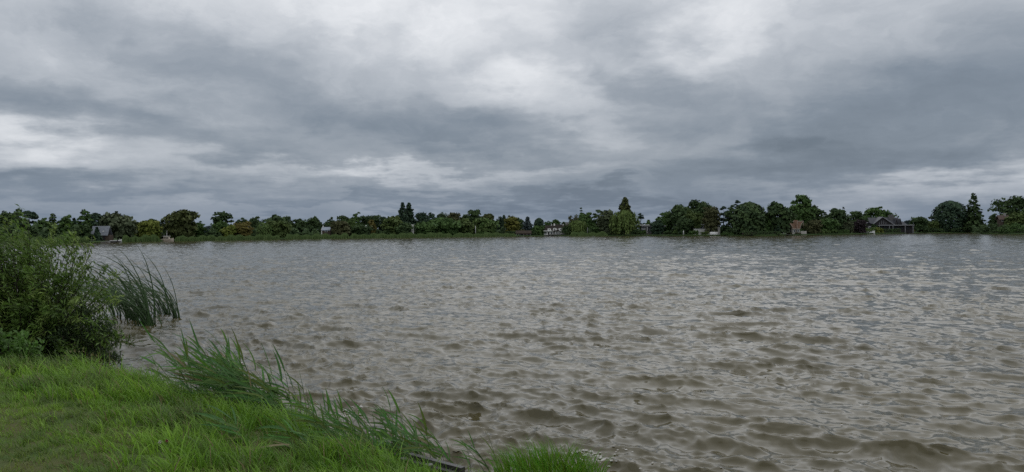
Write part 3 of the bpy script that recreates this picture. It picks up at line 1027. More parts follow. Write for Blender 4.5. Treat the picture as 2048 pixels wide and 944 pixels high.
terrace = mat("terrace_stone", (.16, .15, .135), (.11, .105, .095), .9, .2, 2.5)


class House:
    def __init__(self, name, label, px, off, cat="house", z=LAND, rot=0.0):
        self.D = shore_depth(px) + off
        self.s = self.D / F
        self.px = px
        p = at(px, 460, self.D)
        self.root = thing(name, label, cat, (p.x, p.y, z), rot)
        self.zb = z

    def x(self, px):
        return px - self.px

    def z(self, py, px=None):
        """pixel row to local height"""
        return (at(self.px if px is None else px, py, self.D).z - self.zb) / self.s

    def mb(self):
        return MB(self.s)

    def box(self, name, m, x0, x1, y0, y1, py_top, py_bot, parent=None):
        zb = -1.0 if py_bot is None else self.z(py_bot)
        return self.mb().box(self.x(x0), self.x(x1), y0, y1, zb, self.z(py_top)).build(name, m, parent or self.root)

    def window(self, x0, x1, yf, pt, pb, frame=None, mull=0, pane_m=None, kind="window"):
        """a frame standing proud of the wall with the pane set back in it, as separate meshes"""
        t_ = max(.35, (x1 - x0) * .1)
        X0, X1, Z1, Z0 = self.x(x0), self.x(x1), self.z(pt), self.z(pb)
        b = self.mb()
        b.box(X0, X0 + t_, yf - .5, yf + .1, Z0, Z1).box(X1 - t_, X1, yf - .5, yf + .1, Z0, Z1)
        b.box(X0 + t_, X1 - t_, yf - .5, yf + .1, Z1 - t_, Z1).box(X0 + t_, X1 - t_, yf - .5, yf + .1, Z0, Z0 + t_)
        for i in range(mull):
            xm = X0 + (X1 - X0) * (i + 1) / (mull + 1)
            b.box(xm - t_ * .4, xm + t_ * .4, yf - .45, yf + .05, Z0 + t_, Z1 - t_)
        fr = b.build(kind, frame or white_paint, self.root)
        self.mb().box(X0 + t_, X1 - t_, yf - .25, yf - .05, Z0 + t_, Z1 - t_).build("pane", pane_m or glass, fr)
        return fr

    def roof(self, name, m, x0, x1, ye, yr, pe, pr, inset=0, t_=1.0, hip0=0, hip1=0, parent=None):
        """double pitch roof, ridge along x; ye = eave depth in front, yr = ridge depth"""
        Ze, Zr = self.z(pe), self.z(pr)
        X0, X1 = self.x(x0), self.x(x1)
        yb = 2 * yr - ye
        V = []
        for dz in (0, -t_):
            V += [(X0, ye, Ze + dz), (X1, ye, Ze + dz), (X1 - hip1, yr, Zr + dz), (X0 + hip0, yr, Zr + dz), (X0, yb, Ze + dz), (X1, yb, Ze + dz)]
        Fs = [(0, 1, 2, 3), (3, 2, 5, 4), (9, 8, 7, 6), (10, 11, 8, 9), (0, 6, 7, 1), (5, 11, 10, 4), (1, 7, 8, 2), (2, 8, 11, 5), (4, 10, 9, 3), (3, 9, 6, 0)]
        if hip0:
            Fs += [(0, 3, 4)]
        if hip1:
            Fs += [(1, 5, 2)]
        return self.mb().add(V, Fs).build(name, m, parent or self.root)

    def gable(self, name, m, x0, x1, xa, pe, pa, y0, y1, pb=None):
        """wall block with a pointed top"""
        zb = -1 if pb is None else self.z(pb)
        pts = [(self.x(x0), zb), (self.x(x1), zb), (self.x(x1), self.z(pe)), (self.x(xa), self.z(pa)), (self.x(x0), self.z(pe))]
        return self.mb().prism(pts, y0, y1).build(name, m, self.root)

    def gable_roof(self, name, m, x0, x1, xa, pe, pa, y0, y1, t_=1.0, pe1=None):
        """roof with its gable end towards the lake"""
        Z0, Za, Z1 = self.z(pe), self.z(pa), self.z(pe1 or pe)
        pts = [(self.x(x0), Z0 - t_), (self.x(xa), Za - t_), (self.x(x1), Z1 - t_), (self.x(x1), Z1), (self.x(xa), Za), (self.x(x0), Z0)]
        return self.mb().prism(pts, y0, y1).build(name, m, self.root)


# slate roofed house at the left
h = House("lake_house", "brick house with a big grey slate roof half hidden by trees at left", 200, 7)
h.gable("wall", brown_brick, 184, 218, 201, 470, 469.5, 0, 16)
rf = h.roof("roof", slate, 181, 216, -1.5, 8, 470.5, 452)
h.mb().box(h.x(203.5), h.x(207), 2.2, 5.2, h.z(465.4), h.z(461.6)).build("skylight", white_paint, rf)
h.window(190.5, 195.5, 0, 472.5, 480, mull=1)
h.window(196.5, 200.5, 0, 472.5, 480)
h.box("door", dark_timber, 206, 210, -.4, .2, 471.5, 482)
h.box("terrace", terrace, 180, 222, -7, -.2, 482.2, None)

# tiny grey cottage
h = House("cottage", "tiny grey cottage with pale slate roof and white gable behind reeds", 652, 12)
h.gable("wall", brown_brick, 644, 661, 652, 459.5, 459, 0, 9)
h.box("gable_wall", white_wall, 642.4, 644.2, -.3, 9.5, 457, None)
rf = h.roof("roof", lightslate, 643, 661, -1, 4.5, 460, 454)
h.box("chimney", white_wall, 644.2, 646.2, 3.6, 5.4, 451.5, 456, rf)
h.window(650, 655, 0, 460.6, 464)

# house with a white chimney under the twin conifers
h = House("cottage", "dark roofed house with a tall white chimney wall below the twin conifers", 818, 13)
h.gable("wall", brown_brick, 810, 826, 818, 460, 459.8, 0, 8)
rf = h.roof("roof", thatch, 808, 824, -1, 4, 461, 451.5)
h.box("chimney", white_wall, 821.5, 828, -1.4, 1.6, 449, None)
h.window(812, 817, 0, 461.3, 465.5)
h.box("terrace", stone, 808, 822, -4, -1.6, 462.6, 464.2)

# brown boathouse
h = House("boathouse", "low brown boathouse with thatched roof at the water left of the thatched house", 1046, 2, "boathouse", z=.1)
rf = h.roof("roof", mat("old_thatch", (.070, .055, .042), (.045, .036, .03), .95, .1, 2.0), 1031, 1063, -2, 5, 466.6, 461)
h.box("wall", dark_timber, 1044, 1061, 0, 9, 466.5, None)
h.box("wall", dark_timber, 1034, 1036, 0, 9, 466.5, None)
for x_ in (1033, 1039.5, 1047, 1054, 1060):
    h.box("post", stone, x_, x_ + .8, -1.2, -.4, 466.2, None)
h.box("door", brown_brick, 1049, 1055, -.3, .1, 467, 471.5)

# white thatched house
h = House("thatched_house", "white house with dark thatched roof and white chimneys on the far shore", 1108, 5)
h.box("wall", white_wall, 1088, 1107, 0, 14, 459.3, None)
h.box("wall", white_wall, 1107, 1128, 1, 16, 458, None)
h.roof("roof", thatch, 1086, 1110, -1.5, 7, 460.4, 450.6, hip0=4, t_=1.6)
rf = h.roof("roof", thatch, 1102.5, 1135, -.5, 8.5, 460.5, 448.6, hip0=3, hip1=8, t_=1.8)
h.mb().prism([(h.x(1121), h.z(461.5)), (h.x(1128), h.z(467)), (h.x(1136.5), h.z(467)), (h.x(1134), h.z(459.5)), (h.x(1128), h.z(457))], .2, 15).build("roof", thatch, h.root)
h.box("chimney", white_wall, 1107.6, 1110.6, 6.5, 10, 447.2, 452)
h.box("chimney", white_wall, 1102.6, 1104.6, 7, 9.5, 448.8, 452)
h.box("chimney", white_wall, 1126, 1127.8, 7, 9.5, 448.4, 452)
for (xa, xb, pt, pb, yf) in ((1106, 1113.5, 456, 462, -1.6), (1117.2, 1124, 456.2, 462.5, -1.6)):
    n = 9
    pts = [(h.x(xa), h.z(pb)), (h.x(xb), h.z(pb))] + [(h.x((xa + xb) / 2) + (xb - xa) / 2 * math.cos(math.pi * i / n), h.z(pt + 2) + (h.z(pt) - h.z(pt + 2)) * math.sin(math.pi * i / n)) for i in range(n + 1)]
    dm = h.mb().prism(pts, yf, 5).build("dormer", white_wall, h.root)
    cx, cz = h.x((xa + xb) / 2 + (.8 if xa > 1110 else -.6)), h.z(pt + 2.6)
    h.mb().prism([(cx + 1.25 * math.cos(q * math.pi / 5), cz + 1.25 * math.sin(q * math.pi / 5)) for q in range(10)], yf - .25, yf + .1).build("pane", glass, dm)
h.mb().prism([(h.x(1121), h.z(462.4)), (h.x(1124), h.z(466)), (h.x(1127.8), h.z(466)), (h.x(1127.8), h.z(461.5)), (h.x(1124.2), h.z(460.5))], -.9, .1).build("gable_wall", white_wall, h.root)
h.box("dormer", white_wall, 1095.2, 1102, -1.8, 4, 457, 461)
h.window(1097, 1099.8, -1.8, 457.8, 460.4)
h.box("balcony", white_paint, 1087, 1104.6, -4, -.2, 461, 462.4)
h.window(1088, 1093.8, 0, 463.3, 468.3, mull=1)
h.window(1095.4, 1099, 0, 463.2, 470.2, pane_m=dark_timber, kind="door")
h.window(1101, 1105.2, 0, 463.6, 468.6)
h.mb().prism([(h.x(1105.6), h.z(462.6)), (h.x(1120), h.z(462.6)), (h.x(1117.5), h.z(460.4)), (h.x(1108), h.z(460.4))], -4, .6).build("porch_roof", thatch, h.root)
for x_ in (1110, 1113.6, 1117):
    h.box("post", white_paint, x_, x_ + .8, -3.6, -2.8, 462.6, None)
h.window(1106.5, 1109.5, 1, 463.4, 469.8, pane_m=dark_timber, kind="door")
h.window(1111, 1119.5, 1, 463.6, 468.8, mull=2)
h.box("terrace_wall", terrace, 1099, 1130, -6.5, -5.5, 468.3, None)

# pale house far behind
h = House("house", "flat roofed pale house far behind the thatched house and the drooping willow", 1134, 55)
h.box("wall", brown_brick, 1126.5, 1143, 0, 10, 445.4, None)
h.box("roof", grey_trim, 1125.5, 1144, -.8, 11, 444.2, 445.5)
h.window(1129, 1133, 0, 446.2, 448.6)
h.window(1135.5, 1139.5, 0, 446.2, 448.6)

# flat roofed modern house
h = House("modern_house", "modern house with white flat roof and dark glass front right of the great willow", 1302, 9)
h.box("wall", dark_timber, 1282, 1326, 2, 16, 452.6, None)
rf = h.box("roof", white_paint, 1276, 1318, -2, 18, 449.2, 450.7)
h.box("roof", grey_trim, 1283, 1332, -.6, 17, 450.9, 453.2)
for (xa, xb) in ((1283.5, 1291), (1296, 1303), (1304, 1309), (1319, 1325)):
    h.window(xa, xb, 2, 454.4, 465, frame=grey_trim, mull=1)
h.box("balcony", white_paint, 1283, 1291.5, -.5, 1.9, 457.4, 458.6)
for x_ in (1293.6, 1311.5, 1315.5):
    h.box("post", white_paint, x_, x_ + 1.1, -.4, .7, 453.4, None)
h.box("terrace", terrace, 1280, 1330, -4, -.6, 465.6, None)

# low dark house behind a white garden wall
h = House("bungalow", "low dark house with flat roof behind the white garden wall", 1412, 20)
h.box("wall", dark_timber, 1389, 1436, 0, 14, 449.8, None)
h.box("roof", grey_trim, 1387, 1438, -1.5, 15, 448.3, 449.6)
for x_ in (1391, 1399, 1407, 1415, 1424):
    h.window(x_, x_ + 6.5, 0, 450.8, 458, frame=grey_trim)
h = House("garden_wall", "white garden wall between the waterside shrubs left of the grey stone post", 1412, 12, "wall")
h.box("wall", white_wall, 1387, 1437, 0, 1, 457.6, None)
h.box("coping", grey_trim, 1386.5, 1437.5, -.3, 1.3, 456.8, 457.5)

# brick pavilion with flaring roof
h = House("brick_pavilion", "brick pavilion with flaring swept roof and white edges on the right far shore", 1590, 8, "pavilion")
L_ = [(1571.5, 443.6), (1576, 445.2), (1580, 448.2), (1583, 452.2), (1585.2, 457.2)]
R_ = [(1606, 443.4), (1603.6, 445.6), (1601.6, 449), (1600, 453), (1599.4, 457.2)]
pts = [(h.x(a), h.z(b)) for a, b in reversed(L_)] + [(h.x(1571), h.z(442.4)), (h.x(1606), h.z(442.2))] + [(h.x(a), h.z(b)) for a, b in R_]
rf = h.mb().prism(pts[::-1], -2, 14).build("roof", red_brick, h.root)
for side in (L_, R_):
    P = [(h.x(a), -2.2, h.z(b)) for a, b in side]
    h.mb().tube(P, [.5] * len(P), 5).build("edge_trim", tan_trim, rf)
h.mb().tube([(h.x(1571), -2.2, h.z(442.7)), (h.x(1606), -2.2, h.z(442.5))], [.5, .5], 5).build("edge_trim", tan_trim, rf)
h.mb().tube([(h.x(1606), -1, h.z(443)), (h.x(1607.6), 2, h.z(446)), (h.x(1607.9), 3, h.z(451))], [.7, .6, .5], 5).build("edge_trim", tan_trim, rf)
h.mb().tube([(h.x(1571.5), -1, h.z(443.6)), (h.x(1569.6), 3, h.z(445)), (h.x(1568.6), 6, h.z(449))], [.7, .6, .4], 5).build("edge_trim", tan_trim, rf)
h.mb().prism([(h.x(1592.2), h.z(457)), (h.x(1593.6), h.z(457)), (h.x(1594.4), h.z(440.2)), (h.x(1588.8), h.z(440.2)), (h.x(1588.8), h.z(443.6))], -3.2, 3).build("chimney", red_brick, h.root)
h.mb().tube([(h.x(1593.6), -3.4, h.z(442)), (h.x(1592.9), -3.4, h.z(457))], [.4, .35], 5).build("edge_trim", tan_trim, rf)
h.box("wall", stone_wall, 1584.6, 1599.2, -1, 13, 458.2, None)
h.box("cornice", tan_trim, 1583.6, 1600, -2.6, 13.5, 457.1, 458.1)
h.window(1586.5, 1590.2, -1, 459.6, 464.4)
h.window(1593.8, 1597.6, -1, 459.6, 464.4)
h.box("door", brown_brick, 1591, 1593, -1.3, -.8, 459.4, None)
h.mb().prism([(h.x(1560), h.z(466)), (h.x(1584), h.z(466)), (h.x(1583), h.z(455)), (h.x(1579), h.z(449.5)), (h.x(1573), h.z(446.5)), (h.x(1565), h.z(450))], 4, 13).build("shaded_recess", dark_timber, h.root)  # solid dark block stands in for the shade under the roof overhang
h.box("terrace_wall", stone_wall, 1600, 1612, -3, -1.5, 462.2, None)

# grey villa
h = House("villa", "large dark grey villa with wide gable and slate roofs at the right far shore", 1778, 14)
h.box("wall", dark_timber, 1752, 1828, 0, 26, 449.5, None)
h.box("wall", grey_trim, 1728, 1753, 1, 22, 451.5, None)
h.roof("roof", darkslate, 1742, 1803, 2, 14, 449.4, 434.8, t_=1.0)
h.gable("gable_wall", dark_timber, 1749, 1788.5, 1763.8, 448.5, 436, -2, 12, pb=450.4)
h.gable_roof("gable_roof", darkslate, 1745.5, 1788, 1763.4, 447.2, 433.4, -3.6, 14, 1.5, 449.6)
h.gable_roof("barge_board", grey_trim, 1745.2, 1788.3, 1763.4, 447.1, 433.2, -4.2, -3.65, 1.3, 449.7)
for x_ in (1757.5, 1761.8, 1766, 1770.5):
    h.box("mullion", grey_trim, x_, x_ + .5, -2.5, -1.9, 440.5 + abs(x_ - 1763.5) * .55, 449)
for xa in (1792.4, 1800.4):
    h.gable("dormer", dark_timber, xa - 2.6, xa + 2.6, xa, 448.5, 438.4, -.5, 12, pb=449)
    h.gable_roof("dormer_roof", darkslate, xa - 3.4, xa + 3.4, xa, 448.8, 437, -1.2, 12, .9)
h.box("chimney", mat("chimney_brick", (.14, .135, .13), (.10, .098, .095), .9, .2, 2.0), 1784.2, 1793, 9, 16, 429.6, 442)
h.roof("roof", darkslate, 1800, 1818, 6, 13, 449.5, 442.8, hip1=5)
h.box("eave", grey_trim, 1755, 1826, -5.5, .2, 449.6, 451.2)
h.gable_roof("wing_roof", darkslate, 1725.6, 1757, 1736, 450.8, 444.3, -1.5, 20, 1.1, 451.5)
h.gable("gable_wall", dark_timber, 1729, 1747, 1736.2, 451.2, 446, .6, 10, pb=452)
for (xa, xb) in ((1758, 1765), (1767, 1775), (1777, 1782), (1785, 1795), (1798, 1806), (1810, 1818)):
    h.window(xa, xb, 0, 452.4, 459, frame=dark_timber, mull=1)
for x_ in (1756, 1776, 1783, 1807.5, 1823):
    h.box("post", grey_trim, x_, x_ + 1, -5, -4, 451, None)
h.window(1731, 1735, 1, 453, 458)
h.window(1738, 1743, 1, 453, 458)
h.box("terrace_wall", stone, 1766, 1786, -6.5, -5.8, 458.6, None)

# red roofed cottage glimpsed at the right
h = House("cottage", "red roofed cottage half hidden in the trees near the right edge", 2008, 18)
h.box("wall", brown_brick, 2000, 2018, 0, 9, 438, None)
h.roof("roof", red_tile, 1997, 2020, -1.5, 5, 438.8, 430)
h.box("chimney", stone, 2010.5, 2014.5, 3.5, 6.5, 426, 433)
h.window(2003, 2007, 0, 439.5, 443)
h.window(2010, 2014, 0, 439.5, 443)


# ------------------------------------------------------------------ boats and small things on the far shore
def hull(L, B, H, flip=False, n=12, m=7):
    """open boat hull, bow towards +x"""
    V, Fs = [], []
    for shell in (0, 1):
        t_ = .05 * shell
        for i in range(n):
            u = i / (n - 1)
            w_ = B / 2 * (1 - max(0, (u - .45) / .55) ** 2.2) * (.82 + .18 * min(1, u / .3)) - t_
            w_ = max(w_, .02)
            sh = H * (1 + .35 * max(0, u - .5) ** 2 * 4)
            for j in range(m):
                q = -1 + 2 * j / (m - 1)
                V.append(((u - .5) * L * (1 if abs(q) < .99 else 1.0), w_ * math.copysign(abs(q) ** .7, q), sh * abs(q) ** 2.4 + t_ * (1 - abs(q)) + .06 * u * u))
    N = n * m
    for s_ in (0, 1):
        for i in range(n - 1):
            for j in range(m - 1):
                a = s_ * N + i * m + j
                f = (a, a + 1, a + m + 1, a + m)
                Fs.append(f if s_ else f[::-1])
    for i in range(n - 1):
        a, b = i * m, i * m + m - 1
        Fs += [(a, a + m, a + m + N, a + N), (b, b + N, b + m + N, b + m)]
    Fs.append(tuple(range(m - 1, -1, -1)))
    Fs.append(tuple((n - 1) * m + j for j in range(m)))
    if flip:
        V = [(x, -y, H * 1.1 - z) for x, y, z in V]
    return V, Fs


def boat(name, label, px0, px1, off, h, m, flip=False, cabin=False, z=0.0):
    D = shore_depth((px0 + px1) / 2) + off
    L = (px1 - px0) * D / F
    p = at((px0 + px1) / 2, 470, D)
    root = thing(name, label, "boat", (p.x, p.y, z), 0.08)
    V, Fs = hull(L, L * .30, h, flip)
    MB().add(V, Fs).build("hull", m, root, False)
    if not flip:
        for x_ in (-.22, .12):
            MB().box(L * x_, L * x_ + .22, -L * .12, L * .12, h * .62, h * .70).build("seat", brown_brick, root)
    if cabin:
        cb = MB().prism([(-L * .30, h * .7), (L * .2, h * .7), (L * .12, h * 1.9), (-L * .26, h * 1.95)], -L * .11, L * .11).build("cabin", m, root)
        for i in range(3):
            x_ = -L * .24 + i * L * .12
            MB().box(x_, x_ + L * .085, -L * .11 - .03, -L * .11 + .01, h * 1.15, h * 1.7).build("window", glass, cb)
        MB().box(-L * .34, L * .2, -L * .13, L * .13, h * 1.96, h * 2.08).build("cabin_roof", white_paint, root)
        MB().tube([(-L * .05, 0, h * 2), (-L * .05, 0, h * 4)], [.05, .03], 5).build("mast", white_paint, root)
    return root


boat("rowing_boat", "white rowing boat moored in front of the slate roofed house", 221, 243, -1.5, .62, white_paint, z=-.08)
boat("rowing_boat", "grey flat rowing boat left of the white one before the slate roofed house", 202, 220, -1.2, .36, stone, z=-.06)
boat("cabin_boat", "beige cabin boat moored at a gap in the reeds at left", 323, 347, -1.0, .75, beige, cabin=True, z=-.1)
boat("rowing_boat", "upturned white boat on the bank left of the grey stone post", 1420, 1437, 1.5, .9, white_paint, flip=True, z=LAND)
boat("rowing_boat", "white covered boat on the bank below the grey villa", 1734, 1750, 1.5, .95, white_paint, flip=True, z=LAND)


def jetty(label, px0, px1, off):
    D = shore_depth((px0 + px1) / 2) + off
    L = (px1 - px0) * D / F
    p = at((px0 + px1) / 2, 470, D)
    root = thing("jetty", label, "jetty", (p.x, p.y, .3), 0, "jetties on the far shore")
    MB().box(-L / 2, L / 2, -.7, .7, 0, .1).build("deck", terrace, root)
    for i in range(4):
        x_ = -L / 2 + .2 + (L - .5) * i / 3
        MB().box(x_, x_ + .16, -.86, -.71, -.9, .35).build("post", dark_timber, root)


jetty("low jetty below the white and grey rowing boats at left", 186, 240, .6)
jetty("low jetty beside the beige cabin boat", 322, 350, 1.2)
jetty("low jetty in front of the white thatched house", 1090, 1130, .4)
jetty("low jetty at the brick pavilion", 1562, 1584, .5)


def post(name, label, cat, px, top, off, r0, m, head=None):
    D = shore_depth(px) + off
    p = at(px, top, D)
    root = thing(name, label, cat, (p.x, p.y, 0), 0)
    MB().tube([(0, 0, -.4), (0, 0, (p.z) * .5), (0, 0, p.z)], [r0 * 1.1, r0, r0 * .9], 8).build("shaft", m, root, True)
    if head:
        b = MB()
        n = 8
        V, Fs = [], []
        for i in range(5):
            q = math.pi * i / 4
            for j in range(n):
                a = 2 * math.pi * j / n
                V.append((head * math.sin(q) * math.cos(a), head * math.sin(q) * math.sin(a), p.z + head * .8 - head * math.cos(q)))
        for i in range(4):
            for j in range(n):
                Fs.append((i * n + j, i * n + (j + 1) % n, (i + 1) * n + (j + 1) % n, (i + 1) * n + j))
        b.add(V, Fs).build("lamp_head", white_paint, root, True)


post("lamp_post", "thin pale lamp post standing among the reeds left of the twin conifers", "lamp post", 732, 453, 6, .07, grey_trim, .22)
post("mast", "thin pale mast standing at the reeds right of centre wood", "mast", 951, 452, 3, .07, white_paint)
post("mooring_pole", "short pale pole behind the reeds right of the thatched house", "pole", 1175, 455, 5, .09, grey_trim)
post("lamp_post", "white globe lamp left of the brick pavilion", "lamp post", 1566, 455, 4, .10, white_paint, .32)

# stone post and white figure
D = shore_depth(1438) + 3
p = at(1438, 454.5, D)
root = thing("stone_post", "grey stone post on the bank right of the white garden wall", "post", (p.x, D, LAND))
b = MB().box(-.32, .32, -.32, .32, -.3, p.z - LAND - .2)
b.build("shaft", stone, root)
MB().box(-.4, .4, -.4, .4, p.z - LAND - .2, p.z - LAND).build("cap", stone, root)
D = shore_depth(1367) + 3
p = at(1367, 460.5, D)
root = thing("garden_statue", "small white garden figure on the bank under the dark bushy tree", "statue", (p.x, D, LAND))
MB().box(-.22, .22, -.22, .22, -.2, .4).build("pedestal", stone, root)
hh = p.z - LAND
MB().tube([(0, 0, .4), (0, 0, .4 + (hh - .4) * .35), (0, 0, .4 + (hh - .4) * .62), (0, 0, .4 + (hh - .4) * .76), (0, 0, .4 + (hh - .4) * .80), (0, 0, .4 + (hh - .4) * .9), (0, 0, hh)],
          [.20, .15, .20, .16, .06, .10, .04], 8).build("figure", white_paint, root, True)
#==HOUSES==
# ------------------------------------------------------------------ near bank: grass
leaf_mat = attr_mat("blade_leaf", .55, .38, .3)


def ground_pt(px, py, z):
    """where the sight line through a photo pixel meets the level z"""
    d = cr * ((px - 1024) / F) + cu * ((472 - py) / F) + fwd
    k = (z - CH) / d.z
    return Vector((d.x * k, d.y * k, z))


def blades(r, X, Y, Z, L, W, lean_dir, lean, colA, seg=3, curl=0.35):
    """curved tapering blades; all arrays, lean in radians, one colour per blade"""
    n = len(X)
    base = np.stack([X, Y, Z], 1)
    ld = np.stack([np.cos(lean_dir), np.sin(lean_dir), np.zeros(n)], 1)
    fa = lean_dir + np.pi / 2 + r.normal(size=n) * .9
    side = np.stack([np.cos(fa), np.sin(fa), np.zeros(n)], 1)
    V, C = [], []
    pos = base.copy()
    for s in range(seg + 1):
        t_ = s / seg
        wv = (W * (1 - t_ ** 1.6) * (.75 + .5 * t_ * (1 - t_) * 2))[:, None]
        tone = 0.95  # even factor on the blade colour, same from base to tip
        if s < seg:
            V += [pos - side * wv * .5, pos + side * wv * .5]
            C += [colA * tone, colA * tone]
        else:
            V += [pos]
            C += [colA * tone]
        ang = lean * (.35 + .9 * t_) + curl * t_ * t_ * 1.6
        pos = pos + (ld * np.sin(ang)[:, None] + np.array([0, 0, 1.0]) * np.cos(ang)[:, None]) * (L / seg)[:, None]
    k = len(V)
    A = np.stack(V, 1).reshape(-1, 3)
    Cc = np.stack(C, 1).reshape(-1, 3)
    o = np.arange(n)[:, None] * k
    T = []
    for s in range(seg - 1):
        a = 2 * s
        T += [np.concatenate([o + a, o + a + 1, o + a + 3], 1), np.concatenate([o + a, o + a + 3, o + a + 2], 1)]
    a = 2 * (seg - 1)
    T.append(np.concatenate([o + a, o + a + 1, o + a + 2], 1))
    return A, np.concatenate(T), Cc


def cat_blades(parts):
    VV, TT, CC, n = [], [], [], 0
    for A, T, C in parts:
        VV.append(A)
        TT.append(T + n)
        CC.append(C)
        n += len(A)
    return np.concatenate(VV), np.concatenate(TT), np.concatenate(CC)


def scatter(r, n, x0, x1, y0, y1, ok):
    X, Y = r.uniform(x0, x1, n), r.uniform(y0, y1, n)
    k = ok(X, Y)
    return X[k], Y[k]


WIND = math.pi           # the wind bends everything towards -x
in_view = lambda X, Y: (np.abs(X) < Y * 0.80 + 1.2)


def tufts(r, X, Y, per, spread, L, W, hue, lean, curl, seg, wind=.6, sink=.01):
    """blades gathered in tufts: X, Y, L, hue are given tuft by tuft"""
    n = len(X)
    i = np.repeat(np.arange(n), per)
    m = len(i)
    q, u = r.uniform(0, 6.28, m), r.uniform(0, 1, m) ** .6
    rad = spread * (.6 + .8 * r.uniform(0, 1, n))[i]
    x, y = X[i] + np.cos(q) * u * rad, Y[i] + np.sin(q) * u * rad
    td = WIND + r.normal(size=n) * .6
    out = np.where(r.uniform(0, 1, m) < wind, td[i] + r.normal(size=m) * .55, q)
    le = np.clip(lean * (.4 + .9 * u) + np.abs(r.normal(size=m)) * lean * .6, 0, 1.45)
    ln = L[i] * r.uniform(.45, 1.1, m)
    col = hue[i] * r.uniform(.72, 1.3, m)[:, None]
    dead = r.uniform(0, 1, m) < .06
    col[dead] = np.array([.24, .20, .095]) * r.uniform(.7, 1.1, dead.sum())[:, None]
    return blades(r, x, y, bank_z(x, y) - sink, ln, W * r.uniform(.6, 1.3, m) * (.8 + y * .03), out, le, col, seg, curl)


def grass_hue(r, X, Y, c0, c1, seed):
    u = np.clip(vnoise(X, Y, 1.1, seed) * .9 + vnoise(X, Y, 3.7, seed + 1) * .5 - .2 + r.normal(size=len(X)) * .16, 0, 1)[:, None]
    g = np.array(c0) * (1 - u) + np.array(c1) * u
    dull = np.clip(vnoise(X, Y, 2.9, seed + 2) * 2.2 - 1.2, 0, .8)[:, None]
    return g * (1 - dull) + np.array([.095, .125, .045]) * dull


def make_lawn():
    r = np.random.default_rng(21)
    dry = lambda X, Y: np.clip(vnoise(X, Y, .9, 3) * 1.2 - .78 + .15 * np.exp(-((X + 4.1) ** 2 + (Y - 5.5) ** 2) / .7), 0, 1)
    X, Y = scatter(r, 17000, -12.5, 2.2, 3.6, 15.2, lambda X, Y: in_view(X, Y) & (near_s(X, Y) > .75))
    keep = r.uniform(0, 1, len(X)) < np.clip(7.5 / Y, .4, 1)
    X, Y = X[keep], Y[keep]
    n = len(X)
    d_ = dry(X, Y)
    g = grass_hue(r, X, Y, (.105, .195, .026), (.255, .41, .052), 5)
    f = (np.clip(d_ * 1.4, 0, .85) * (r.uniform(0, 1, n) < .15 + d_))[:, None]
    g = g * (1 - f) + np.array([.22, .185, .075]) * f
    big = (vnoise(X, Y, 2.6, 8) > .62) * r.uniform(.2, 1, n)
    L = (.065 + .045 * vnoise(X, Y, 2.1, 7) + .07 * big) * (1 - .3 * d_)
    V, T, C = tufts(r, X, Y, 15, .055, L, .0085, g, .75, .7, 2)
    # thin turf between the tufts
    X, Y = scatter(r, 95000, -12.5, 2.2, 3.6, 15.2, lambda X, Y: in_view(X, Y) & (near_s(X, Y) > .5))
    keep = r.uniform(0, 1, len(X)) < np.clip(6.5 / Y, .3, 1)
    X, Y = X[keep], Y[keep]
    n = len(X)
    g = grass_hue(r, X, Y, (.105, .19, .028), (.225, .355, .048), 15)
    d_ = dry(X, Y)[:, None]
    g = g * (1 - .8 * d_) + np.array([.22, .185, .08]) * .8 * d_
    P2 = blades(r, X, Y, bank_z(X, Y) - .008, r.uniform(.03, .085, n), r.uniform(.006, .011, n), r.uniform(0, 6.28, n), r.uniform(.4, 1.3, n), g, 2, .5)
    V, T, C = cat_blades([(V, T, C), P2])
    o = link("lawn_grass", mesh_data("lawn_grass", V, T, leaf_mat, False, None, C))
    tag(o, "short rough grass with dry patches on the near bank", "grass", kind="stuff")
    # long grass along the brink
    X, Y = scatter(r, 13000, -12.5, 2.0, 4.6, 16.0, lambda X, Y: in_view(X, Y) & (near_s(X, Y) > -.05) & (near_s(X, Y) < 3.0))
    s = near_s(X, Y)
    clump = vnoise(X, Y, 1.5, 9)
    keep = r.uniform(0, 1, len(X)) < np.clip(1.4 - np.abs(s - .6) * .62, 0, 1) * (.3 + .95 * clump)
    X, Y, s, clump = X[keep], Y[keep], s[keep], clump[keep]
    g = grass_hue(r, X, Y, (.088, .195, .018), (.25, .44, .040), 25)
    L = (.16 + .34 * clump) * np.clip(1.25 - s * .33, .3, 1.1) * np.where(X > -2.2, .8, 1.0) * r.uniform(.7, 1.25, len(X))
    V, T, C = tufts(r, X, Y, 16, .09, L, .0125, g, .42, .75, 4, .6)
    o = link("long_grass", mesh_data("long_grass", V, T, leaf_mat, False, None, C))
    tag(o, "long bright green grass along the brink of the near bank", "grass", kind="stuff")


make_lawn()


def tussock(label, x, y, rad, n, hmin, hmax, seed, hue=1.0):
    r = np.random.default_rng(seed)
    q, u = r.uniform(0, 6.28, n), r.uniform(0, 1, n) ** .6
    X, Y = np.cos(q) * u * rad, np.sin(q) * u * rad * .7
    z0 = float(max(bank_z(np.array([x]), np.array([y]))[0], .0))
    L = r.uniform(hmin, hmax, n) * (1.05 - .35 * u)
    g = np.stack([r.uniform(.09, .16, n), r.uniform(.20, .33, n), r.uniform(.014, .03, n)], 1) * hue
    out = np.arctan2(Y, X)
    ld = np.where(r.uniform(0, 1, n) < .55, WIND + r.normal(size=n) * .5, out)
    A, T, C = blades(r, X, Y, np.full(n, -.05), L, r.uniform(.007, .012, n), ld, r.uniform(.05, .5, n) + .3 * u, g, 4, .6)
    o = link("grass_tussock", mesh_data("grass_tussock", A, T, leaf_mat, False, None, C), None, (x, y, z0))
    tag(o, label, "grass tuft", "grass tussocks at the brink")


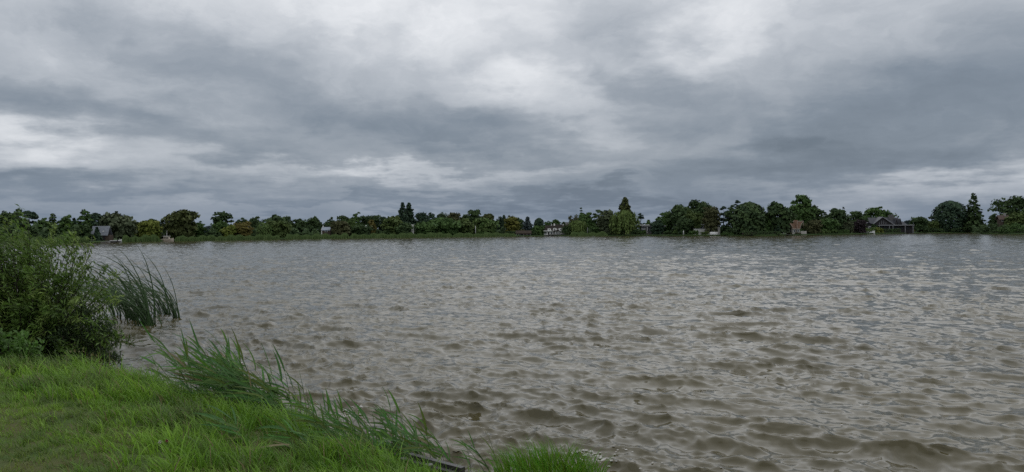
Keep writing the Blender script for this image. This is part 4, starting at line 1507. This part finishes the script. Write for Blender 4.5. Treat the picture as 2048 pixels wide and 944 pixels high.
tussock("bright green grass tussock at the bottom edge right of the dark timber", .34, 7.0, .52, 900, .26, .50, 31)
tussock("small grass tuft at the water right of the bright tussock", .86, 6.85, .14, 120, .14, .28, 32)
tussock("grass tuft left of the dark timber at the bottom edge", -1.5, 7.35, .42, 420, .22, .42, 33)
tussock("loose grass tuft in front of the dark timber", -1.0, 6.85, .38, 420, .16, .34, 36)
tussock("thin grass tuft in the gap left of the bright tussock", -.38, 6.9, .26, 190, .16, .34, 37)
tussock("grass tuft at the foot of the large leaning reeds", -2.4, 8.25, .45, 420, .26, .46, 34)
tussock("pale grass tuft behind the willow bush foot at left", -5.2, 10.45, .5, 420, .28, .46, 35, 1.1)

# ------------------------------------------------------------------ reeds with separate stalks and leaves
RV = []


def reed_leaf_meshes():
    """a few lance shaped leaves one unit long, pointing along -x and drooping"""
    for i in range(8):
        r = random.Random(i + 40)
        V, C = [], []
        n = 7
        droop = r.uniform(.1, .55)
        twist = r.uniform(-.5, .5)
        g = np.array([r.uniform(.055, .10), r.uniform(.120, .185), r.uniform(.018, .034)]) if i != 5 else np.array([.20, .165, .085])
        for k in range(n):
            t_ = k / (n - 1)
            wv = .042 * math.sin(math.pi * min(1, .12 + t_ * .88)) ** .8 * (1 - t_ * .35)
            z = .38 * t_ - droop * t_ * t_ * .75
            a = twist * t_ + .6
            for s_ in (-1, 0, 1):
                V.append((-t_, s_ * wv * math.cos(a), z + s_ * wv * math.sin(a) - (0 if s_ else .010)))
                C.append(g * (1 if s_ else 1.25))
        Fs = []
        for k in range(n - 1):
            for j in range(2):
                a = k * 3 + j
                Fs.append((a, a + 1, a + 4, a + 3))
        RV.append(mesh_data("leaf", np.array(V), np.array(Fs), leaf_mat, True, None, np.array(C)))


reed_leaf_meshes()
STALKS = []


def stalk_meshes():
    """reed stalks one unit tall, bent by the wind towards -x"""
    for i in range(6):
        r = random.Random(i + 70)
        bend = .12 + .12 * i
        pts = [(-bend * t_ ** 1.8, .03 * math.sin(i + 2 * t_), t_ * (1 - .12 * bend * t_)) for t_ in (0, .2, .4, .6, .8, 1.0)]
        b = MB().tube(pts, [.0058, .0054, .005, .0042, .0034, .0016], 5)
        me = mesh_data("stalk", b.v, b.f, mat("reed_stalk", (.060, .105, .030), (.085, .120, .045), .6, .3, 4.0), True)
        STALKS.append((me, pts))


stalk_meshes()


def reed_plant(root, x, y, z, h, r, nleaf, rot=None, panicle=False, leaf_len=(.26, .42)):
    me, pts = r.choice(STALKS)
    st = link("stalk", me, root)
    st.location = (x, y, z)
    st.scale = (h, h, h)
    rz = r.gauss(0, .35) if rot is None else rot
    st.rotation_euler = (0, 0, rz)
    for k in range(nleaf):
        t_ = .25 + .72 * (k + r.random() * .6) / nleaf
        i = min(int(t_ * 5), 4)
        a = t_ * 5 - i
        p = Vector(pts[i]) * (1 - a) + Vector(pts[i + 1]) * a
        lf = link("leaf", RV[5] if r.random() < .03 else r.choice(RV[:5] + RV[6:]), st)
        lf.location = p
        L = r.uniform(*leaf_len) * (1.15 - .45 * abs(t_ - .6)) / h
        lf.scale = (L, L * r.uniform(.75, 1.15), L)
        side = r.gauss(0, .55)
        lf.rotation_euler = (r.gauss(0, .35), r.uniform(-.2, .6) + (.6 if t_ > .85 else 0), side - rz * .7)
    return st


def reed_clump(label, spots, seed, hr, nleaf, group="reeds at the near waterline", leaf_len=(.26, .42)):
    r = random.Random(seed)
    cx = sum(s[0] for s in spots) / len(spots)
    cy = sum(s[1] for s in spots) / len(spots)
    root = thing("reed_clump", label, "reeds", (cx, cy, 0), 0, group)
    for (x, y) in spots:
        z = float(bank_z(np.array([x]), np.array([y]))[0])
        reed_plant(root, x - cx, y - cy, max(z, -.25) - .04, r.uniform(*hr) + min(max(0, -z), .25), r, r.randint(*nleaf), leaf_len=leaf_len)
    return root


def spots_px(r, n, px0, px1, py0, py1, z=.05, slope=0.0):
    out = []
    for i in range(n):
        u = r.random()
        p = ground_pt(px0 + (px1 - px0) * u, py0 + (py1 - py0) * r.random() + slope * u, z)
        out.append((p.x, p.y))
    return out


r_ = random.Random(3)
reed_clump("large reed clump leaning left over the water at lower left", spots_px(r_, 66, 380, 600, 812, 852, .08, 28), 1, (.55, 1.0), (5, 8))
reed_clump("tall reeds at the left end of the large leaning clump", spots_px(r_, 9, 425, 520, 792, 815, .05), 2, (.55, .75), (6, 8))
reed_clump("sparse upright reeds at the right end of the large leaning clump", spots_px(r_, 6, 580, 625, 850, 880, .05), 3, (.55, .95), (3, 5))
reed_clump("fine reeds above the brink at bottom centre", spots_px(r_, 46, 640, 830, 876, 940, .05, 12), 4, (.38, .62), (6, 8), leaf_len=(.18, .32))
reed_clump("reeds with broad leaves hanging over the dark timber at bottom centre", spots_px(r_, 20, 800, 930, 912, 950, .02, 10), 5, (.36, .58), (6, 8), leaf_len=(.22, .38))
reed_clump("few thin reeds between the dark timber and the bright tussock", spots_px(r_, 6, 945, 1015, 935, 960, .0), 6, (.32, .50), (4, 6), leaf_len=(.14, .26))
reed_clump("low trailing reeds in the grass below the large leaning clump", spots_px(r_, 10, 470, 640, 905, 935, .3), 7, (.22, .36), (4, 6), leaf_len=(.2, .34))
reed_clump("lone long reeds over the water left of the large leaning clump", spots_px(r_, 4, 330, 400, 770, 790, .15), 8, (.6, .8), (3, 4))


# ------------------------------------------------------------------ bulrushes standing in the water
def bulrush_meshes():
    out = []
    for i in range(7):
        r = random.Random(i + 11)
        bend = .45 + .19 * i
        V, C, n = [], [], 9
        g = np.array([.045, .095, .024]) * r.uniform(.8, 1.25)
        for k in range(n):
            t_ = k / (n - 1)
            x = -bend * t_ ** 2.1 * .8
            z = t_ * (1 - .34 * bend * t_ * t_)
            wv = .0115 * (1 - t_ ** 3) + .0008
            a = .5 + .9 * t_
            for s_ in (-1, 1):
                V.append((x, s_ * wv * math.cos(a), z + s_ * wv * .3))
            for s_ in (-1, 1):
                V.append((x + .0035, s_ * wv * math.cos(a) * .9, z + s_ * wv * .3))
            C += [g] * 4
        Fs = []
        for k in range(n - 1):
            a = k * 4
            Fs += [(a, a + 1, a + 5, a + 4), (a + 3, a + 2, a + 6, a + 7), (a + 1, a + 3, a + 7, a + 5), (a + 2, a, a + 4, a + 6)]
        out.append(mesh_data("blade", np.array(V), np.array(Fs), leaf_mat, True, None, np.array(C)))
    return out


BUL = bulrush_meshes()


def bulrush(label, cx, cy, spread, n, hr, seed):
    r = random.Random(seed)
    root = thing("bulrush_clump", label, "reeds", (cx, cy, 0), 0, "bulrushes standing in the water")
    for i in range(n):
        b = link("blade", r.choice(BUL), root)
        b.location = (r.gauss(0, spread), r.gauss(0, spread * .8), -.35)
        h = r.uniform(*hr) * 1.3 + .35
        b.scale = (h * r.uniform(.7, 1.25), h * .9, h)
        b.rotation_euler = (r.gauss(0, .08), r.gauss(-.02, .08), r.gauss(0, .28))


for (px, py, sp, n, hr, lb) in [(300, 648, .14, 46, (1.1, 1.95), "dense main bulrush clump in the water right of the willow bush"),
                                (275, 640, .16, 30, (1.1, 2.0), "bulrushes between the dense main clump and the willow bush"),
                                (335, 628, .15, 26, (1.0, 1.75), "bulrushes right beside the dense main clump farther out"),
                                (357, 636, .05, 14, (.9, 1.6), "outermost thin bulrush bundle curving left over the water"),
                                (245, 634, .2, 22, (.9, 1.6), "bulrushes pressed against the willow bush")]:
    p = ground_pt(px, py, 0)
    bulrush(lb, p.x, p.y, sp, n, hr, px)


# ------------------------------------------------------------------ willow bush on the left
def leaf_fan(r, P, Dv, L, W, colA):
    """folded lance leaves: two quads each, P base points, Dv directions"""
    n = len(P)
    Dv = Dv / (np.linalg.norm(Dv, axis=1, keepdims=True) + 1e-9)
    up = np.tile(np.array([0, 0, 1.0]), (n, 1)) + r.normal(size=(n, 3)) * .6
    S = np.cross(Dv, up)
    S /= np.linalg.norm(S, axis=1, keepdims=True) + 1e-9
    Nn = np.cross(S, Dv)
    L, W = L[:, None], W[:, None]
    mid, tip = P + Dv * L * .5 + Nn * L * .04, P + Dv * L - Nn * L * .08
    V = np.stack([P, mid + S * W * .5 + Nn * W * .12, tip, mid - S * W * .5 + Nn * W * .12, mid], 1).reshape(-1, 3)
    o = np.arange(n)[:, None] * 5
    T = np.concatenate([np.concatenate([o + a, o + b, o + c], 1) for a, b, c in ((0, 1, 4), (1, 2, 4), (0, 4, 3), (4, 2, 3))])
    return V, T, np.repeat(colA, 5, 0)


def bush(name, label, centre, rx, ry, hz, shoots, leaves, seed, lsize, colr, wind=.9, cat="bush", group=None, width=.26, inner=0):
    r = np.random.default_rng(seed)
    root = thing(name, label, cat, centre, 0, group)
    P, Dv, Cc = [], [], []
    mb = MB()
    for i in range(shoots):
        q = r.uniform(0, 6.28)
        el_ = math.acos(r.uniform(0.0, 1.0))
        end = np.array([math.cos(q) * math.sin(el_) * rx, math.sin(q) * math.sin(el_) * ry, math.cos(el_) * hz + .08])
        end *= r.uniform(.55, 1.1)
        st = np.array([end[0] * .3 + r.normal() * .12, end[1] * .3 + r.normal() * .12, -.05])
        ts = np.linspace(0, 1, 7)[:, None]
        m_ = st * .4 + end * .6 + np.array([.25 * wind * .6, 0, .25 * hz])
        pts = st * (1 - ts) ** 2 + 2 * m_ * ts * (1 - ts) + end * ts ** 2
        pts[:, 0] -= wind * .32 * (ts[:, 0] ** 2.5) * (.6 + .4 * r.random())
        mb.tube([tuple(p) for p in pts], [.011 * (1 - .88 * t_) for t_ in np.linspace(0, 1, 7)], 4)
        n = leaves
        tt = .18 + .82 * r.uniform(0, 1, n) ** .75
        k = np.minimum((tt * 6).astype(int), 5)
        a = (tt * 6 - k)[:, None]
        p = pts[k] * (1 - a) + pts[k + 1] * a
        tang = pts[k + 1] - pts[k]
        tang /= np.linalg.norm(tang, axis=1, keepdims=True)
        d = tang * .8 + r.normal(size=(n, 3)) * .55 + np.array([-wind * .8, 0, .05])
        p = p + r.normal(size=(n, 3)) * .045
        P.append(p)
        Dv.append(d)
        Cc.append(np.tile(colr(r), (n, 1)) * r.uniform(.7, 1.25, n)[:, None])
    if inner:
        d = unit(r, inner)
        d[:, 2] = np.abs(d[:, 2])
        P.append(d * np.array([rx, ry, hz]) * (r.uniform(.05, .85, (inner, 1)) ** .5) - np.array([.15 * wind, 0, 0]))
        Dv.append(unit(r, inner))
        Cc.append(np.tile(colr(r), (inner, 1)) * r.uniform(.6, 1.0, inner)[:, None])  # inner leaves darker: shade inside the bush put into their colour
    P, Dv, Cc = np.concatenate(P), np.concatenate(Dv), np.concatenate(Cc)
    n = len(P)
    V, T, C = leaf_fan(r, P, Dv, r.uniform(.7, 1.25, n) * lsize, r.uniform(.8, 1.2, n) * lsize * width, Cc)
    mb.build("branches", bark, root)
    f = link("foliage", mesh_data("foliage", V, T, leaf_mat, False, None, C), root)
    f["kind"] = "stuff"
    return root


def willow_col(r):
    return np.array([.105, .180, .032]) * r.uniform(.6, 1.35) if r.random() > .25 else np.array([.19, .27, .060]) * r.uniform(.8, 1.1)


bush("willow_bush", "large wind-bent willow bush at the left edge beside the water", (-8.95, 13.1, .05), 2.35, 1.3, 2.75, 560, 70, 51, .105, willow_col, 1.0, "bush", "bushes on the near bank", .27, 6000)
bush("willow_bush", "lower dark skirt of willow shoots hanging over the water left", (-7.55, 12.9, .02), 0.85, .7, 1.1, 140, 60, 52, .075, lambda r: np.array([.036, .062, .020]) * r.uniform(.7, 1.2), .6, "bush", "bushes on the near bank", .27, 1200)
bush("nettle_plant", "bright leafy nettles in front of the willow bush at the left edge", (-7.7, 11.15, .25), .8, .45, .62, 150, 30, 53, .085, lambda r: np.array([.085, .175, .030]) * r.uniform(.75, 1.2), .4, "plant", "bushes on the near bank", .55)
bush("withered_plant", "withered brownish weeds at the foot of the willow bush", (-6.3, 10.95, .2), .42, .3, .42, 50, 26, 54, .06, lambda r: (np.array([.11, .10, .035]) if r.random() > .4 else np.array([.06, .10, .025])) * r.uniform(.7, 1.2), .4, "plant", "bushes on the near bank", .3)

# ------------------------------------------------------------------ timber edging, flowers, foam
timber = mat("wet_timber", (.020, .018, .017), (.060, .055, .050), .45, .5, 5.0, bump=.5)
p0, p1 = ground_pt(812, 918, .2), ground_pt(908, 944, .2)
dv = p1 - p0
root = thing("bank_timber", "dark wet timber boards edging the bank at bottom centre", "timber edging", (p0.x, p0.y, .17), math.atan2(dv.y, dv.x))
for k, (y0, y1, z0, z1) in enumerate(((0, .055, -.5, .02), (.065, .12, -.5, .055), (-.075, -.012, -.5, -.03))):
    MB().box(-.1 + .05 * k, .62 + .04 * k, y0, y1, z0, z1).build("board", timber, root)
MB().tube([(.45, -.14, -.5), (.45, -.14, .10)], [.045, .04], 8).build("stake", timber, root)


def clover(label, px, py, c):
    p = ground_pt(px, py, .66)
    z = float(bank_z(np.array([p.x]), np.array([p.y]))[0])
    root = thing("clover_flower", label, "flower", (p.x, p.y, z), 0, "clover flowers in the lawn")
    MB().tube([(0, 0, 0), (.005, 0, .05), (.0, 0, .095)], [.002, .002, .002], 5).build("stem", mat("clover_stem", (.06, .12, .03)), root)
    r = np.random.default_rng(int(px))
    d = unit(r, 60)
    d[:, 2] = d[:, 2] * .8
    V, T, C = leaf_fan(r, np.tile(np.array([0, 0, .1]), (60, 1)), d, np.full(60, .017), np.full(60, .007), np.tile(np.array(c), (60, 1)))
    link("flower_head", mesh_data("flower_head", V, T, leaf_mat, False, None, C), root)


clover("pink clover flower in the short grass at lower left", 334, 888, (.34, .10, .13))
clover("white clover flower beside the pink one", 320, 893, (.6, .56, .5))


def make_foam():
    r = np.random.default_rng(77)
    n0 = 4200
    X, Y = r.uniform(-9, 5, n0), r.uniform(6.4, 17, n0)
    s = near_s(X, Y)
    streak = vnoise(X * .9 - Y * .5, Y * .4 + X * .2, 1.3, 4)
    pr_ = np.exp(s / 1.1) * (.15 + 1.1 * streak ** 2) + .012
    k = (s < -.03) & (r.uniform(0, 1, n0) < pr_) & in_view(X, Y)
    X, Y, s = X[k], Y[k], s[k]
    S = r.uniform(.006, .015, len(X)) * (1 + 1.2 * (r.random(len(X)) < .10))
    for (px, py, m, sp, big) in ((690, 826, 34, .09, .022), (712, 818, 14, .05, .016), (1180, 908, 30, .10, .020), (1245, 905, 10, .06, .014), (940, 905, 16, .09, .016), (820, 880, 16, .1, .016),
                                 (740, 872, 18, .10, .018), (1185, 925, 22, .09, .018), (980, 880, 10, .10, .012), (430, 770, 16, .12, .016), (1290, 930, 12, .12, .013), (1150, 915, 16, .09, .018)):
        p = ground_pt(px, py, 0)
        X = np.append(X, p.x + r.normal(size=m) * sp)
        Y = np.append(Y, p.y + r.normal(size=m) * sp * .7)
        S = np.append(S, r.uniform(.4, 1.3, m) * big * .95)
    h, ux, uy = water_at(X, Y)
    V, Fs = [], []
    for x, y, z, q in zip(X + ux, Y + uy, h, S):
        n = len(V)
        m = 6
        a0 = r.uniform(0, 6.28)
        for ring, zz in ((1.0, .0), (.62, .42)):
            for j in range(m):
                a = a0 + 2 * math.pi * j / m
                rr_ = q * ring * r.uniform(.7, 1.25)
                V.append((x + math.cos(a) * rr_ * 1.25, y + math.sin(a) * rr_, z + zz * q - .001))
        for j in range(m):
            Fs.append((n + j, n + (j + 1) % m, n + m + (j + 1) % m, n + m + j))
        Fs.append(tuple(n + m + j for j in range(m)))
    o = link("foam", mesh_data("foam", V, Fs, mat("foam", (.46, .44, .40), (.30, .28, .25), .6, .4, 6.0), True))
    tag(o, "white foam flecks drifting on the water along the bank", "foam", kind="stuff")


make_foam()
